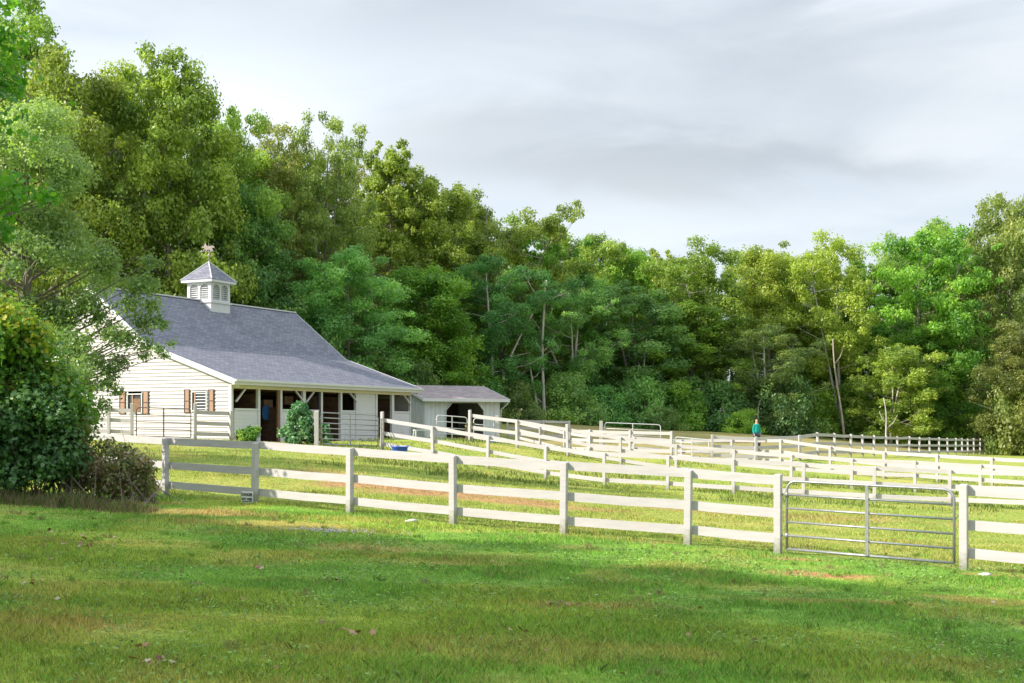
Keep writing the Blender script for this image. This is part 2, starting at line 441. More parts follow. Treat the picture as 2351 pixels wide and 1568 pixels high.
def tree_data(seed, H=15., R=4., base=.12, nl=24, rc=1.05, leaf=.27, per=210, tr=.22, power=.8, topw=.55, wob=.35, lmat=None, bmat=None,
              T=DIAMOND, split=0, flat=.72, sub=(.42, .7, 1.0), rise=.25, droop=0, ragged=.25, tintf=None, dome=2.6):
    rng = np.random.default_rng(seed)
    w = MB()
    trunks = []
    for k in range(1 + split):
        top = H * (.9 - .08 * k)
        dx, dy = (rng.normal(size=2) * (.25 if k == 0 else .14 * H))
        n = 9; pts = []
        for i in range(n + 1):
            f = i / n
            pts.append((dx * f**1.4 + wob * math.sin(3 * f + seed + k) * f, dy * f**1.4 + wob * math.cos(2.3 * f + seed * 2 + k) * f - wob * math.cos(seed * 2 + k) * f * 0, top * f))
        rad = [tr * (1 - .82 * (i / n)) * (1.35 if i == 0 else 1) * (.8 if k else 1) for i in range(n + 1)]
        w.tube(pts, rad, 8); trunks.append(np.array(pts))
    cs = []; rs = []; tint = []
    for i in range(nl):
        tp = trunks[i % len(trunks)]
        f = base + (.93 - base) * ((i + .5) / nl)**power
        hz = H * f
        g = (f - base) / (1 - base)
        prof = (max(.0, 1 - g**dome))**.6 * (.62 + .38 * min(1, g / .3))
        prof = max(prof, .16)
        r = R * prof * rng.uniform(1 - ragged, 1 + ragged * .6)
        az = i * 2.399 + rng.uniform(-.4, .4)
        zt = max(hz - rise * r - .3, H * .06)
        zt = min(zt, tp[-1, 2] * .98)
        o = np.array([np.interp(zt, tp[:, 2], tp[:, 0]), np.interp(zt, tp[:, 2], tp[:, 1]), zt])
        e = np.array([o[0] + r * math.cos(az), o[1] + r * math.sin(az), hz + .1 * r])
        mid = (o + e) / 2 + np.array([0, 0, -.08 * r]) + rng.normal(size=3) * .12
        lr = tr * .34 * (1 - .6 * f)
        w.tube([o, mid, e], [lr, lr * .65, lr * .2], 5, False)
        for q in sub:
            pnt = (o * (1 - q)**2 + mid * 2 * q * (1 - q) + e * q * q)
            for _ in range(1 if q < .5 else 2):
                j = rng.normal(size=3) * np.array([.6, .6, .45]) * rc * (.8 if q == 1 else 1.1)
                c = pnt + j
                c[2] = min(c[2], H * rng.uniform(.93, 1))
                cs.append(c); rs.append(rc * (.45 + 1.0 * rng.random()**1.6) * (1 - .25 * g))
                w.tube([pnt, pnt * .3 + c * .7], [lr * .3, lr * .12], 4, False)
                tint.append(rng.random() if tintf is None else tintf(c, rng))
    for _ in range(5):
        tp = trunks[0][-1]
        c = np.array([tp[0] + rng.normal() * R * .16, tp[1] + rng.normal() * R * .16, H - rc * rng.uniform(.3, 2.6)])
        cs.append(c); rs.append(rc * rng.uniform(.45, .85)); tint.append(rng.random())
    lv, var, nf, k = clump_leaves(cs, rs, per, leaf, rng, flat, tint, droop, T)
    lm = fast_mesh('crown', lv, nf, k, lmat, var)
    wm = bpy.data.meshes.new('trunk'); wm.from_pydata(w.v, [], w.f); wm.materials.append(bmat or M['bark'])
    wm.polygons.foreach_set('use_smooth', [True] * len(wm.polygons))
    return wm, lm


def place_tree(name, data, loc, sc, rz, label, cat='tree', group=None, parts=('trunk', 'crown')):
    e = empty(name, loc, rz, label, cat, group)
    e.scale = sc
    for me, pn in zip(data, parts):
        if me is None: continue
        o = bpy.data.objects.new(pn, me); COL.objects.link(o); o.parent = e
    return e


# ------------------------------------------------------------------ ground colour zones
def seg_d(x, y, pts):
    d = np.full(np.shape(x), 1e9)
    for a, b in zip(pts[:-1], pts[1:]):
        ax, ay = a[0], a[1]; bx, by = b[0] - ax, b[1] - ay
        t = np.clip(((x - ax) * bx + (y - ay) * by) / (bx * bx + by * by), 0, 1)
        d = np.minimum(d, np.hypot(x - ax - t * bx, y - ay - t * by))
    return d


def W(line):
    return [((q[0] - CX) * q[2] / FPX, q[2]) for q in line]


F1w, F2w, F3aw, F3bw, F5w = W(F1), W(F2), W(F3a), W(F3b), W(F4b + F4c + F5[1:])
_f1x = np.array([p[0] for p in F1w]); _f1y = np.array([p[1] for p in F1w])


def ground_col(x, y):
    """real colour of the turf / soil at a place; returns colour and bare-soil fraction"""
    x = np.asarray(x, float); y = np.asarray(y, float)
    n1 = fbm(x * .35 + 7, y * .35, 1); n2 = fbm(x * 1.3, y * 1.3 + 9, 2); n3 = fbm(x * .9 + 30, y * .9, 3); n4 = fbm(x * 3.1, y * 3.1, 8, 3)
    green = np.array([.088, .190, .032]); deep = np.array([.076, .168, .030]); olive = np.array([.165, .215, .038]); dry = np.array([.25, .225, .085]); soil = np.array([.22, .125, .075])
    c = green + (deep - green) * sstep(.45, .65, n2)[..., None]
    c = c + (olive - c) * (sstep(.42, .66, n1) * .55)[..., None]
    dryf = sstep(.54, .70, n3) * .34
    beyond = sstep(-.3, .6, y - np.interp(x, _f1x, _f1y, left=30, right=18))     # paddock side of the first fence
    pad = np.array([.185, .205, .055])
    c = c + (pad - c) * (beyond * (.55 + .4 * n1))[..., None]
    dryf = np.maximum(dryf, beyond * sstep(.5, .68, n3) * .4)
    c = c + (dry - c) * dryf[..., None]
    bare = np.zeros_like(x)

    def blob(cx, cy, rx, ry, k, ang=0):
        dx = (x - cx) * math.cos(ang) + (y - cy) * math.sin(ang); dy = -(x - cx) * math.sin(ang) + (y - cy) * math.cos(ang)
        r = np.sqrt((dx / rx)**2 + (dy / ry)**2) + (n2 - .5) * .9 + (n4 - .5) * .5
        return k * (1 - sstep(.55, 1.1, r))
    # worn soil strip in the paddock behind the first fence
    for (qx, qy, z, rx, ry, k) in ((860, 1073, 34, 2.0, 2.2, .9), (1000, 1085, 33, 2.4, 2.0, .9), (1180, 1105, 31.5, 1.9, 1.5, .8), (1320, 1120, 30.5, 1.4, 1.0, .6), (720, 1062, 36, 1.6, 1.6, .5),
                                   (1900, 1150, 34, 3, 1.5, .35), (2300, 1170, 33, 2, 1.5, .5), (1650, 1140, 33, 2.5, .8, .45)):
        bare = np.maximum(bare, blob((qx - CX) * z / FPX, z, rx, ry, k))
    # dry and bare places on the front lawn, along the fence foot and by the gate
    for (qx, qy, z, rx, ry, k) in ((480, 1190, 23.5, 1.9, .8, .55), (150, 1170, 25.5, 2.6, .9, .75), (640, 1215, 21.5, 1.5, .9, .4), (830, 1255, 18.5, .9, .5, .5), (1830, 1285, 19.8, .6, .35, .75),
                                   (1880, 1330, 17.6, .9, .4, .85), (2300, 1315, 18.6, .8, .25, .8), (1500, 1245, 21.7, .8, .2, .5), (1680, 1262, 20.9, .6, .2, .5), (700, 1500, 9.6, .7, .35, .2),
                                   (150, 1450, 10.4, .9, .4, .25), (1400, 1400, 13, 1.3, .5, .35), (1850, 1390, 14.3, 1.3, .4, .4), (2250, 1370, 15.3, .9, .5, .4), (1080, 1290, 17, 1.0, .5, .3)):
        bare = np.maximum(bare, blob((qx - CX) * z / FPX, z, rx, ry, k))
    # riding arena and the pens by the barn
    xa = x; ya = y
    line = np.interp(xa, [-6, 0, 3, 9, 13.5, 46, 60], [72, 67, 65, 62.5, 63, 126, 150])
    inar = sstep(.0, 2.5, ya - line - (n2 - .5) * 2) * (1 - sstep(96, 101, ya + .0 * xa + np.where(xa > 13, -(xa - 13) * .45, 0)))
    inar = inar * sstep(-3, 2, xa)
    sand = np.array([.16, .115, .085])
    bare = np.maximum(bare, 0)
    soilc = soil * (.75 + .5 * n4)[..., None]
    c = c + (soilc - c) * bare[..., None]
    c = c + (sand * (.85 + .3 * n4)[..., None] - c) * (inar * .6)[..., None]
    # packed earth along the barn front
    bx = (x + 12.4) * .4384 + (y - 57.7) * .8988; bu = -(x + 12.4) * .8988 + (y - 57.7) * .4384
    bf = (1 - sstep(1.5, 3.5, np.abs(bu + 1) + (n2 - .5) * 2)) * sstep(1, 3, bx) * (1 - sstep(17, 19, bx))
    c = c + (np.array([.20, .15, .11]) - c) * (bf * .8)[..., None]
    bare = np.maximum(bare, np.maximum(bf * .8, inar))
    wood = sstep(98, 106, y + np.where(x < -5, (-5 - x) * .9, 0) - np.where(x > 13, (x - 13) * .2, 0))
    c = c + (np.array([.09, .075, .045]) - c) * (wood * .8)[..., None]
    return np.clip(c * np.array([2.55, 2.22, 1.95]) * (1 - beyond[..., None] * np.array([.2, .09, .1])), .01, 1), bare


# ------------------------------------------------------------------ ground sheet
def axis(lo, hi, fine_lo, fine_hi, step, grow=1.12):
    a = list(np.arange(fine_lo, fine_hi, step)); s = step; v = a[-1]
    while v < hi:
        s *= grow; v += s; a.append(v)
    s = step; v = a[0]; b = []
    while v > lo:
        s *= grow; v -= s; b.append(v)
    return np.array(b[::-1] + a)


gx = axis(-500, 500, -22, 26, .3); gy = axis(-120, 700, 6, 66, .3, 1.06)
GX, GY = np.meshgrid(gx, gy)
gcx, gcy = GX.ravel(), GY.ravel()
gzz = gz(gcx, gcy)
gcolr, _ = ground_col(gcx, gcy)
nx, ny = len(gx), len(gy)
ii = np.arange(nx * ny).reshape(ny, nx)
quads = np.stack([ii[:-1, :-1], ii[:-1, 1:], ii[1:, 1:], ii[1:, :-1]], -1).reshape(-1, 4)
m, nt, o = new_mat('turf')
at = N(nt, 'Attribute', attribute_name='col'); tc = N(nt, 'TexCoord')
nz = N(nt, 'TexNoise', ins={'Scale': 9., 'Detail': 8, 'Roughness': .75}); nt.links.new(tc.outputs['Object'], nz.inputs['Vector'])
nz2 = N(nt, 'TexNoise', ins={'Scale': 1.7, 'Detail': 6, 'Roughness': .7}); nt.links.new(tc.outputs['Object'], nz2.inputs['Vector'])
r = ramp(nt, [(.28, (.45, .42, .38)), (.55, (1, 1, 1)), (.75, (1.45, 1.4, 1.3))]); nt.links.new(nz.outputs[0], r.inputs[0])
r2 = ramp(nt, [(.3, (.78, .85, .8)), (.7, (1.2, 1.12, 1.05))]); nt.links.new(nz2.outputs[0], r2.inputs[0])
mx = N(nt, 'Mix', data_type='RGBA', blend_type='MULTIPLY'); mx.inputs[0].default_value = 1
nt.links.new(at.outputs['Color'], mx.inputs[6]); nt.links.new(r.outputs[0], mx.inputs[7])
mx2 = N(nt, 'Mix', data_type='RGBA', blend_type='MULTIPLY'); mx2.inputs[0].default_value = 1
nt.links.new(mx.outputs[2], mx2.inputs[6]); nt.links.new(r2.outputs[0], mx2.inputs[7])
b = N(nt, 'BsdfPrincipled', ins={'Roughness': .9, 'Specular IOR Level': .1}); nt.links.new(mx2.outputs[2], b.inputs['Base Color'])
bp = N(nt, 'Bump', ins={'Strength': .8, 'Distance': .06}); nt.links.new(nz.outputs[0], bp.inputs['Height']); nt.links.new(bp.outputs[0], b.inputs['Normal'])
nt.links.new(b.outputs[0], o.inputs[0]); M['turf'] = m
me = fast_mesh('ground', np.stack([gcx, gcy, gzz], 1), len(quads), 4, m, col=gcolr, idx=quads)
me.polygons.foreach_set('use_smooth', [True] * len(me.polygons))
go = bpy.data.objects.new('ground', me); COL.objects.link(go); tag(go, 'rolling ground of green lawn, worn paddock and sandy pens', kind='structure')

# ------------------------------------------------------------------ grass blades
m, nt, o = new_mat('grass_blades')
at = N(nt, 'Attribute', attribute_name='col')
b = N(nt, 'BsdfPrincipled', ins={'Roughness': .55, 'Specular IOR Level': .25}); t = N(nt, 'BsdfTranslucent')
nt.links.new(at.outputs['Color'], b.inputs['Base Color']); nt.links.new(at.outputs['Color'], t.inputs[0])
mxs = N(nt, 'MixShader', ins={0: .35}); nt.links.new(b.outputs[0], mxs.inputs[1]); nt.links.new(t.outputs[0], mxs.inputs[2]); nt.links.new(mxs.outputs[0], o.inputs[0])
M['blade'] = m


def blades(name, x, y, h, wd, col, rng, lean=.5):
    n = len(x); z = gz(x, y) - .005
    az = rng.uniform(0, 2 * PI, n); la = rng.uniform(0, 2 * PI, n); ll = rng.random(n) * lean * h
    b = np.stack([x, y, z], 1); d = np.stack([np.cos(az), np.sin(az), np.zeros(n)], 1) * wd[:, None] * .5
    off = np.stack([np.cos(la) * ll, np.sin(la) * ll, h], 1)
    mid = b + off * np.array([.35, .35, .6])
    v = np.stack([b - d, b + d, mid + d * .75, b + off, mid - d * .75], 1).reshape(-1, 3)
    return fast_mesh(name, v, n, 5, M['blade'], col=np.repeat(col, 5, 0))


rg = np.random.default_rng(11)
X = []; Y = []
for (y0, y1, dens) in ((7.6, 12, 4200), (12, 18, 2200), (18, 26, 1000), (26, 36, 420), (36, 58, 150)):
    # frustum wedge
    w0 = .405
    area = w0 * (y1**2 - y0**2)
    n = int(area * dens)
    yy = np.sqrt(rg.uniform(y0**2, y1**2, n)); xx = (rg.uniform(-w0, w0, n)) * yy
    X.append(xx); Y.append(yy)
X = np.concatenate(X); Y = np.concatenate(Y)
cc, bare = ground_col(X, Y)
keep = rg.random(len(X)) > bare * .93
# clumpy density
cl = fbm(X * 2.2, Y * 2.2, 21, 3)
keep &= rg.random(len(X)) < (.45 + 1.1 * sstep(.3, .62, cl))
keep &= ~((((X + 12.4) * .4384 + (Y - 57.7) * .8988) > -1) & ((-(X + 12.4) * .8988 + (Y - 57.7) * .4384) > -1))
X, Y, cc, cl = X[keep], Y[keep], cc[keep], cl[keep]
n = len(X)
tall = fbm(X * .8 + 3, Y * .8, 31, 3)
hh = (.020 + .040 * sstep(.35, .7, tall)) * rg.uniform(.55, 1.4, n) * (1 + sstep(18, 40, Y) * .3)
ww = .003 * (1 + Y / 9.) * rg.uniform(.7, 1.3, n)
cc = cc * (rg.uniform(.6, 1.5, n)[:, None]) * (np.array([1, 1, 1]) + rg.normal(size=(n, 1)) * np.array([.18, .0, .05]))
dryb = rg.random(n) < .07
cc[dryb] = np.array([.32, .27, .13]) * rg.uniform(.7, 1.3, (dryb.sum(), 1))
cc = np.clip(cc, .01, .8)
me = blades('grass', X, Y, hh, ww, cc, rg, 1.0)
go = bpy.data.objects.new('grass', me); COL.objects.link(go); tag(go, 'short mown grass blades covering the lawn and paddock', 'grass', kind='stuff')

# taller tufts and weeds standing out of the mown grass
n0 = 330
ty = np.sqrt(rg.uniform(8**2, 23**2, n0)); tx = rg.uniform(-.4, .4, n0) * ty
nb = rg.integers(12, 42, n0); xx = np.repeat(tx, nb); yy = np.repeat(ty, nb); n = len(xx)
xx = xx + rg.normal(size=n) * .035; yy = yy + rg.normal(size=n) * .035
tc_ = np.array([.25, .42, .07]) * rg.uniform(.55, 1.25, (n0, 1)); tc_[rg.random(n0) < .25] = np.array([.34, .32, .13])
me = blades('grass_tufts', xx, yy, rg.uniform(.035, .09, n), np.full(n, .004) * (1 + yy / 14), np.repeat(tc_, nb, 0) * rg.uniform(.7, 1.35, (n, 1)), rg, 1.1)
go = bpy.data.objects.new('grass_tufts', me); COL.objects.link(go); tag(go, 'taller tufts and stray weeds standing out of the mown lawn', 'grass tufts', kind='stuff')
# clover and small broad weeds in the lawn
n = 26000
yy = np.sqrt(rg.uniform(7.8**2, 20**2, n)); xx = rg.uniform(-.4, .4, n) * yy
kk = fbm(xx * 1.1 + 50, yy * 1.1, 91, 4) > .55; xx, yy = xx[kk], yy[kk]; n = len(xx)
nn = rg.normal(size=(n, 3)) * .4 + np.array([0, 0, 1.]); nn /= np.linalg.norm(nn, axis=1)[:, None]
lv = leaf_verts(np.column_stack([xx, yy, gz(xx, yy) + rg.uniform(.015, .06, n)]), nn, rg.uniform(.012, .03, n) * (1 + yy / 30), rg, LEAF6)
me = fast_mesh('clover', lv, n, 6, M['blade'], col=np.repeat(np.array([.20, .33, .08]) * rg.uniform(.6, 1.6, (n, 1)), 6, 0))
go = bpy.data.objects.new('clover', me); COL.objects.link(go); tag(go, 'clover and small broad-leaved weeds patched through the lawn', 'clover', kind='stuff')

# dry tall grass at the foot of the left thicket
n = 9000
xx = rg.uniform(-12, -6.4, n); yy = 24.2 + (xx + 9) * -.32 + rg.normal(size=n) * .35
kk = rg.random(n) < .9
hh = rg.uniform(.05, .30, n) * (1 - .5 * sstep(-7.8, -6.4, xx)) * (.35 + 1.2 * fbm(xx * 1.6, yy, 3, 3)); cd = np.array([.30, .20, .13]) * rg.uniform(.5, 1.35, (n, 1)); gg = rg.random(n) < .55
cd[gg] = np.array([.13, .2, .05]) * rg.uniform(.6, 1.4, (gg.sum(), 1))
me = blades('dry_grass', xx, yy, hh, np.full(n, .011), cd, rg, .7)
go = bpy.data.objects.new('dry_grass', me); COL.objects.link(go); tag(go, 'tall dry brown grass at the foot of the thicket', 'dry grass', kind='stuff')
# rough weeds along arena and pens
n = 26000
yy = rg.uniform(40, 62, n); xx = rg.uniform(-.16, .42, n) * yy
wn = fbm(xx * .5, yy * .5, 77, 3); kk = wn > .56
xx, yy = xx[kk], yy[kk]; n = len(xx)
me = blades('meadow_tufts', xx, yy, rg.uniform(.05, .2, n), np.full(n, .03), np.array([.16, .22, .05]) * rg.uniform(.6, 1.5, (n, 1)), rg, .8)
go = bpy.data.objects.new('meadow_tufts', me); COL.objects.link(go); tag(go, 'coarse grass tufts in the far paddocks', 'grass', kind='stuff')

# fallen leaves on the lawn
C = []
for (qx, z, k, sp) in ((1285, 12.9, 26, .10), (755, 14.2, 12, .08), (605, 15.2, 6, .07), (110, 16.8, 26, .35), (130, 18.8, 12, .2), (205, 16.9, 10, .15), (210, 18.3, 8, .15), (65, 12.9, 10, .08),
                       (745, 11.0, 6, .06), (800, 10.3, 8, .08), (350, 8.75, 12, .07), (340, 9.4, 3, .05), (1180, 10.6, 3, .1)):
    for _ in range(k):
        C.append(((qx - CX) * z / FPX + rg.normal() * sp, z + rg.normal() * sp * 1.2))
for _ in range(60):
    z = rg.uniform(8.5, 22); C.append((rg.uniform(-.38, .38) * z, z))
C = np.array(C); zc = gz(C[:, 0], C[:, 1]) + rg.uniform(.02, .05, len(C))
nn = rg.normal(size=(len(C), 3)) * .45 + np.array([0, 0, 1.]); nn /= np.linalg.norm(nn, axis=1)[:, None]
lv = leaf_verts(np.column_stack([C, zc]), nn, rg.uniform(.035, .07, len(C)), rg, LOBED)
m = leaf_mat('fallen_leaf_brown', gcol(1, (.17, .075, .035), (.32, .15, .06), (.4, .26, .14), (.5, .42, .3)), .1, .02)
me = fast_mesh('fallen_leaves', lv, len(C), len(LOBED), m, np.repeat(rg.random(len(C)), len(LOBED)))
go = bpy.data.objects.new('fallen_leaves', me); COL.objects.link(go); tag(go, 'brown fallen leaves scattered on the lawn', 'fallen leaves', kind='stuff')

# ------------------------------------------------------------------ fences
def fence(name, label, pts, rails=(.16, .58, 1.10), mat=None, pw=.112, rh=.15, ph=PH, gaps=(), tall=(), group=None, side=1, seed=0, rail_t=.035, nailed=False, rough=.012):
    """pts pixel posts; rails hang on the far side of the posts; gaps = indices of spans left open"""
    mat = mat or M['fence']
    rr = random.Random(seed)
    w = [(x, y) for x, y in W(pts)]
    z = gz([p[0] for p in w], [p[1] for p in w])
    e = empty(name, (w[0][0], w[0][1], float(z[0])), 0, label, 'fence', group)
    o0 = Vector((w[0][0], w[0][1], float(z[0])))
    n = len(w)
    for i, (x, y) in enumerate(w):
        a = Vector(w[max(i - 1, 0)]); b = Vector(w[min(i + 1, n - 1)])
        d = (b - a).normalized(); ang = math.atan2(d.y, d.x)
        hh = ph + (tall[i] if isinstance(tall, dict) and i in tall else 0) + rr.uniform(-.015, .015)
        mb = MB(); c = pw / 2
        mb.hexa([(-c, -c, -.3), (c, -c, -.3), (c, c, -.3), (-c, c, -.3), (-c, -c, hh - .012), (c, -c, hh - .012), (c, c, hh + .004), (-c, c, hh + .004)])
        po = mb.build('post', M['post'] if mat is M['fence'] else M['post2'], e, bevel=.006)
        po.location = Vector((x, y, float(z[i]))) - o0
        po.rotation_euler = (rr.uniform(-rough, rough), rr.uniform(-rough, rough), ang + rr.uniform(-.03, .03))
    for i in range(n - 1):
        if i in gaps: continue
        a = Vector((*w[i], float(z[i]))); b = Vector((*w[i + 1], float(z[i + 1])))
        d = (b - a); d.z = 0; d.normalize(); nrm = Vector((-d.y, d.x, 0)) * side
        off = nrm * (pw / 2 + rail_t / 2 + .002)
        for k, h in enumerate(rails):
            ha = h + rr.uniform(-.012, .012); hb = h + rr.uniform(-.012, .012)
            st = .0015 * (i % 2) ; A = a + off * (1 + st) + Vector((0, 0, ha + rh / 2)) - d * (-.002); B = b + off * (1 + st) + Vector((0, 0, hb + rh / 2)) - d * .002
            mb = MB()
            # four sections with a slight sag
            seg = 4; pts_ = []
            for s_ in range(seg + 1):
                f = s_ / seg
                pts_.append(A.lerp(B, f) - o0 + Vector((0, 0, -rr.uniform(0, .012) * math.sin(PI * f))))
            hv = Vector((0, 0, rh / 2)); tv = nrm * rail_t / 2
            vs = []
            for p in pts_:
                vs += [p - tv - hv, p + tv - hv, p + tv + hv, p - tv + hv]
            fs = [(0, 1, 2, 3), tuple(4 * seg + q for q in (3, 2, 1, 0))]
            for s_ in range(seg):
                for q in range(4):
                    q2 = (q + 1) % 4
                    fs.append((4 * s_ + q, 4 * s_ + 4 + q, 4 * s_ + 4 + q2, 4 * s_ + q2))
            mb.add(vs, fs); mb.build('rail', mat, e)
    return e, w, z


def gate(name, label, A, B, H=1.2, nb=6, mat=None, r=.022, lift=.14, ups=1, mesh_fill=False, curve=.15, both=True, chain=True, free='b'):
    mat = mat or M['steel']
    A = Vector(A); B = Vector(B); d = B - A; Lh = math.hypot(d.x, d.y)
    e = empty(name, A, math.atan2(d.y, d.x), label, 'gate')
    sl = d.z / Lh

    def pt(x, z): return (x, 0, z + sl * x + lift)
    g = .06; L1 = Lh - .06
    # frame: rounded top corners
    ptsf = [pt(g, 0)]
    ca = [math.pi - k * (PI / 2) / 6 for k in range(7)]
    ptsf += [pt(g + curve + curve * math.cos(a), H - curve + curve * math.sin(a)) for a in ca]
    ca = [PI / 2 - k * (PI / 2) / 6 for k in range(7)]
    ptsf += [pt(L1 - curve + curve * math.cos(a), H - curve + curve * math.sin(a)) for a in ca]
    ptsf += [pt(L1, 0)]
    mb = MB(); mb.tube(ptsf, r, 10); mb.tube([pt(g, 0.0), pt(L1, 0.0)], r, 10)
    mb.build('frame', mat, e, True)
    # spacing: closer at the bottom
    hs = [H * (1 - (1 - k / (nb - 1))**1.0) for k in range(1, nb - 1)]
    for h in hs:
        MB().tube([pt(g, h), pt(L1, h)], r * .85, 10).build('bar', mat, e, True)
    for k in range(ups):
        x = g + (L1 - g) * (k + 1) / (ups + 1)
        mb = MB(); mb.bar(pt(x, -.0), pt(x, H), .05, .02, (0, 1, 0)); u = mb.build('brace', mat, e); u.location = (0, -r - .008, 0)
    for h in (.2 * H, .8 * H):
        mb = MB(); mb.tube([pt(g, h), pt(-.02, h)], .014, 6); mb.tube([pt(g, h - .04), pt(g, h + .04)], r * 1.4, 8); mb.build('hinge', mat, e, True)
    if chain:
        mb = MB(); x = L1
        for k in range(7):
            c = Vector(pt(x + .02 + .01 * k, H * .66 - .02 * abs(k - 3)))
            mb.tube([c + Vector((0, .01, .015)), c + Vector((.01, -.01, 0)), c + Vector((0, .01, -.015))], .004, 5)
        mb.build('chain', M['steel_dark'], e)
    return e


f1, f1w, f1z = fence('board_fence', 'white three-rail board fence running across the front lawn, nearest fence', F1, gaps=(7,), seed=3, tall={7: .03, 8: .03})


def wp(fw, fz, i, dz=0): return Vector((fw[i][0], fw[i][1], float(fz[i]) + dz))


a = wp(f1w, f1z, 7); b = wp(f1w, f1z, 8); dd = (b - a).normalized()
gate('tube_gate', 'galvanised six-bar tube gate in the nearest fence, closed', a + dd * .09, b - dd * .08, 1.08, 6, M['steel'], .021, .09)
f2, f2w, f2z = fence('board_fence', 'white board fence starting beside the blue tub and crossing the middle of the paddock', F2, seed=5, mat=M['fence'], tall={0: .28}, rough=.02)
f3, f3w, f3z = fence('board_fence', 'white board fence starting at the small shed and running close behind the middle fence', F3a, seed=7, mat=M['fence2'], tall={0: .2, 2: .2}, rough=.02)
f4, f4w, f4z = fence('board_fence', 'white board fence behind the middle pair, starting at the centre pens', F3b, seed=9, mat=M['fence2'], rough=.02)
f5, f5w, f5z = fence('board_fence', 'short white fence just right of the small shed at the far pen', F4a, seed=12, mat=M['fence2'], rails=(.2, .62, 1.05))
f6, f6w, f6z = fence('board_fence', 'white pen fence between the small shed and the low far gate', F4b, seed=13, mat=M['fence2'], rails=(.2, .62, 1.05))
F4e = [(1190, 1013, 76), (1240, 1020, 73), (1296, 1029, 70), (1350, 1036, 67)]
fence('board_fence', 'white pen fence slanting behind the tall post right of the small shed', F4e, seed=33, mat=M['fence2'], rails=(.2, .62, 1.05))
f7, f7w, f7z = fence('board_fence', 'white arena fence in front of the person in the teal shirt', F4c, seed=14, mat=M['fence2'], rails=(.2, .62, 1.05))
f8, f8w, f8z = fence('board_fence', 'long white arena fence of close posts receding to the far right wood', F5[1:], seed=15, mat=M['fence2'], rails=(.2, .62, 1.05), rail_t=.045, rough=.03)
mbx = None
# link rails between f7's last and f8's first
for h in (.2, .62, 1.05):
    A_ = wp(f7w, f7z, 2, h + .078); B_ = wp(f8w, f8z, 0, h + .078); o0 = f7.location
    MB().bar(A_ - o0 + Vector((0, .09, 0)), B_ - o0 + Vector((-.0, .09, 0)), .035, .155).build('rail', M['fence2'], f7)
f9, f9w, f9z = fence('board_fence', 'grey-white board fence in front of the barn end with shuttered windows', F6, rails=(.2, .62, 1.02), gaps=(2,), seed=16, mat=M['fence2'], tall={2: .15, 3: .2})
a = wp(f9w, f9z, 2); b = wp(f9w, f9z, 3); dd = (b - a).normalized()
gate('tube_gate', 'dark tube gate in front of the barn end with shuttered windows', a + dd * .1, b - dd * .1, 1.1, 5, M['steel_dark'], .02, .12)
# gate left of the blue tub
gp = (727, 1020, 50.5); gv = P(*gp)
gzv = g1(gv.x, gv.y)
mb = MB(); mb.hexa([(-.08, -.08, -.3), (.08, -.08, -.3), (.08, .08, -.3), (-.08, .08, -.3), (-.08, -.08, 1.4), (.08, -.08, 1.4), (.08, .08, 1.42), (-.08, .08, 1.42)])
go = mb.build('gate_post', M['fence2'], None, bevel=.01, loc=(gv.x, gv.y, gzv)); tag(go, 'lone white wooden gate post beside the green shrub at the barn', 'post')
a = Vector((gv.x, gv.y, gzv)); b = wp(f2w, f2z, 0); dd = (b - a).normalized()
gate('tube_gate', 'galvanised tube gate between the barn shrub and the blue tub', a + dd * .12, b - dd * .12, 1.22, 7, M['steel'], .024, .14, ups=1)
# far gates
a = P(1386, 1016, 76); b = P(1519, 1017, 76); a.z = g1(a.x, a.y); b.z = g1(b.x, b.y)
k_ = (CAMZ - (970 - HY) * 76 / FPX) - a.z
gate('tube_gate', 'white-painted tube gate standing open above the centre pens', a, b, max(1.0, k_ - .15), 5, M['white'], .024, .15, chain=False, curve=.16)
mb = MB().box(-.09, .09, -.09, .09, -.3, max(1.2, k_ + .1)); go = mb.build('gate_post', M['fence2'], None, bevel=.01, loc=(a.x - .15, a.y, a.z)); tag(go, 'tall white post hinging the open far gate in the centre', 'post')
a = wp(f6w, f6z, 3); b = wp(f7w, f7z, 0)
gate('tube_gate', 'low white tube gate left of the person at the arena', a + Vector((.1, 0, 0)), b - Vector((.1, 0, 0)), .85, 5, M['white'], .03, .12, chain=False)
v_ = P(1139, 1050, 62); v_.z = g1(v_.x, v_.y)
a = P(1000, 1000, 68); b = P(1075, 1000, 68.5); a.z = g1(a.x, a.y); b.z = g1(b.x, b.y)
gate('tube_gate', 'pale tube gate across the shed front with thin round bars', a, b, 1.25, 5, M['white'], .025, .12, chain=False)
a = P(1085, 1000, 69); b = P(1136, 1000, 69.5); a.z = g1(a.x, a.y); b.z = g1(b.x, b.y)
gate('tube_gate', 'narrow pale tube gate right in front of the shed arch', a, b, 1.25, 5, M['white'], .025, .12, chain=False)
mb = MB().box(-.09, .09, -.09, .09, -.3, 1.65); c_ = P(1141, 1000, 69.6); go = mb.build('gate_post', M['fence2'], None, bevel=.01, loc=(c_.x, c_.y, g1(c_.x, c_.y))); tag(go, 'tall white post in front of the right side of the shed', 'post')

# ------------------------------------------------------------------ warning sign on the second visible post
sx, sy = f1w[2]; sz = float(f1z[2])
ang = math.atan2(f1w[3][1] - f1w[1][1], f1w[3][0] - f1w[1][0])
sg = empty('warning_sign', (sx, sy, sz + .02), ang, 'small weathered white board reading DANGER at the foot of the fence post', 'sign')
s0 = 1 / (FPX / F1[2][2])
MB().box(-.30, .052, -.098, -.082, 0.0, .235).build('board', M['sign'], sg, bevel=.003)


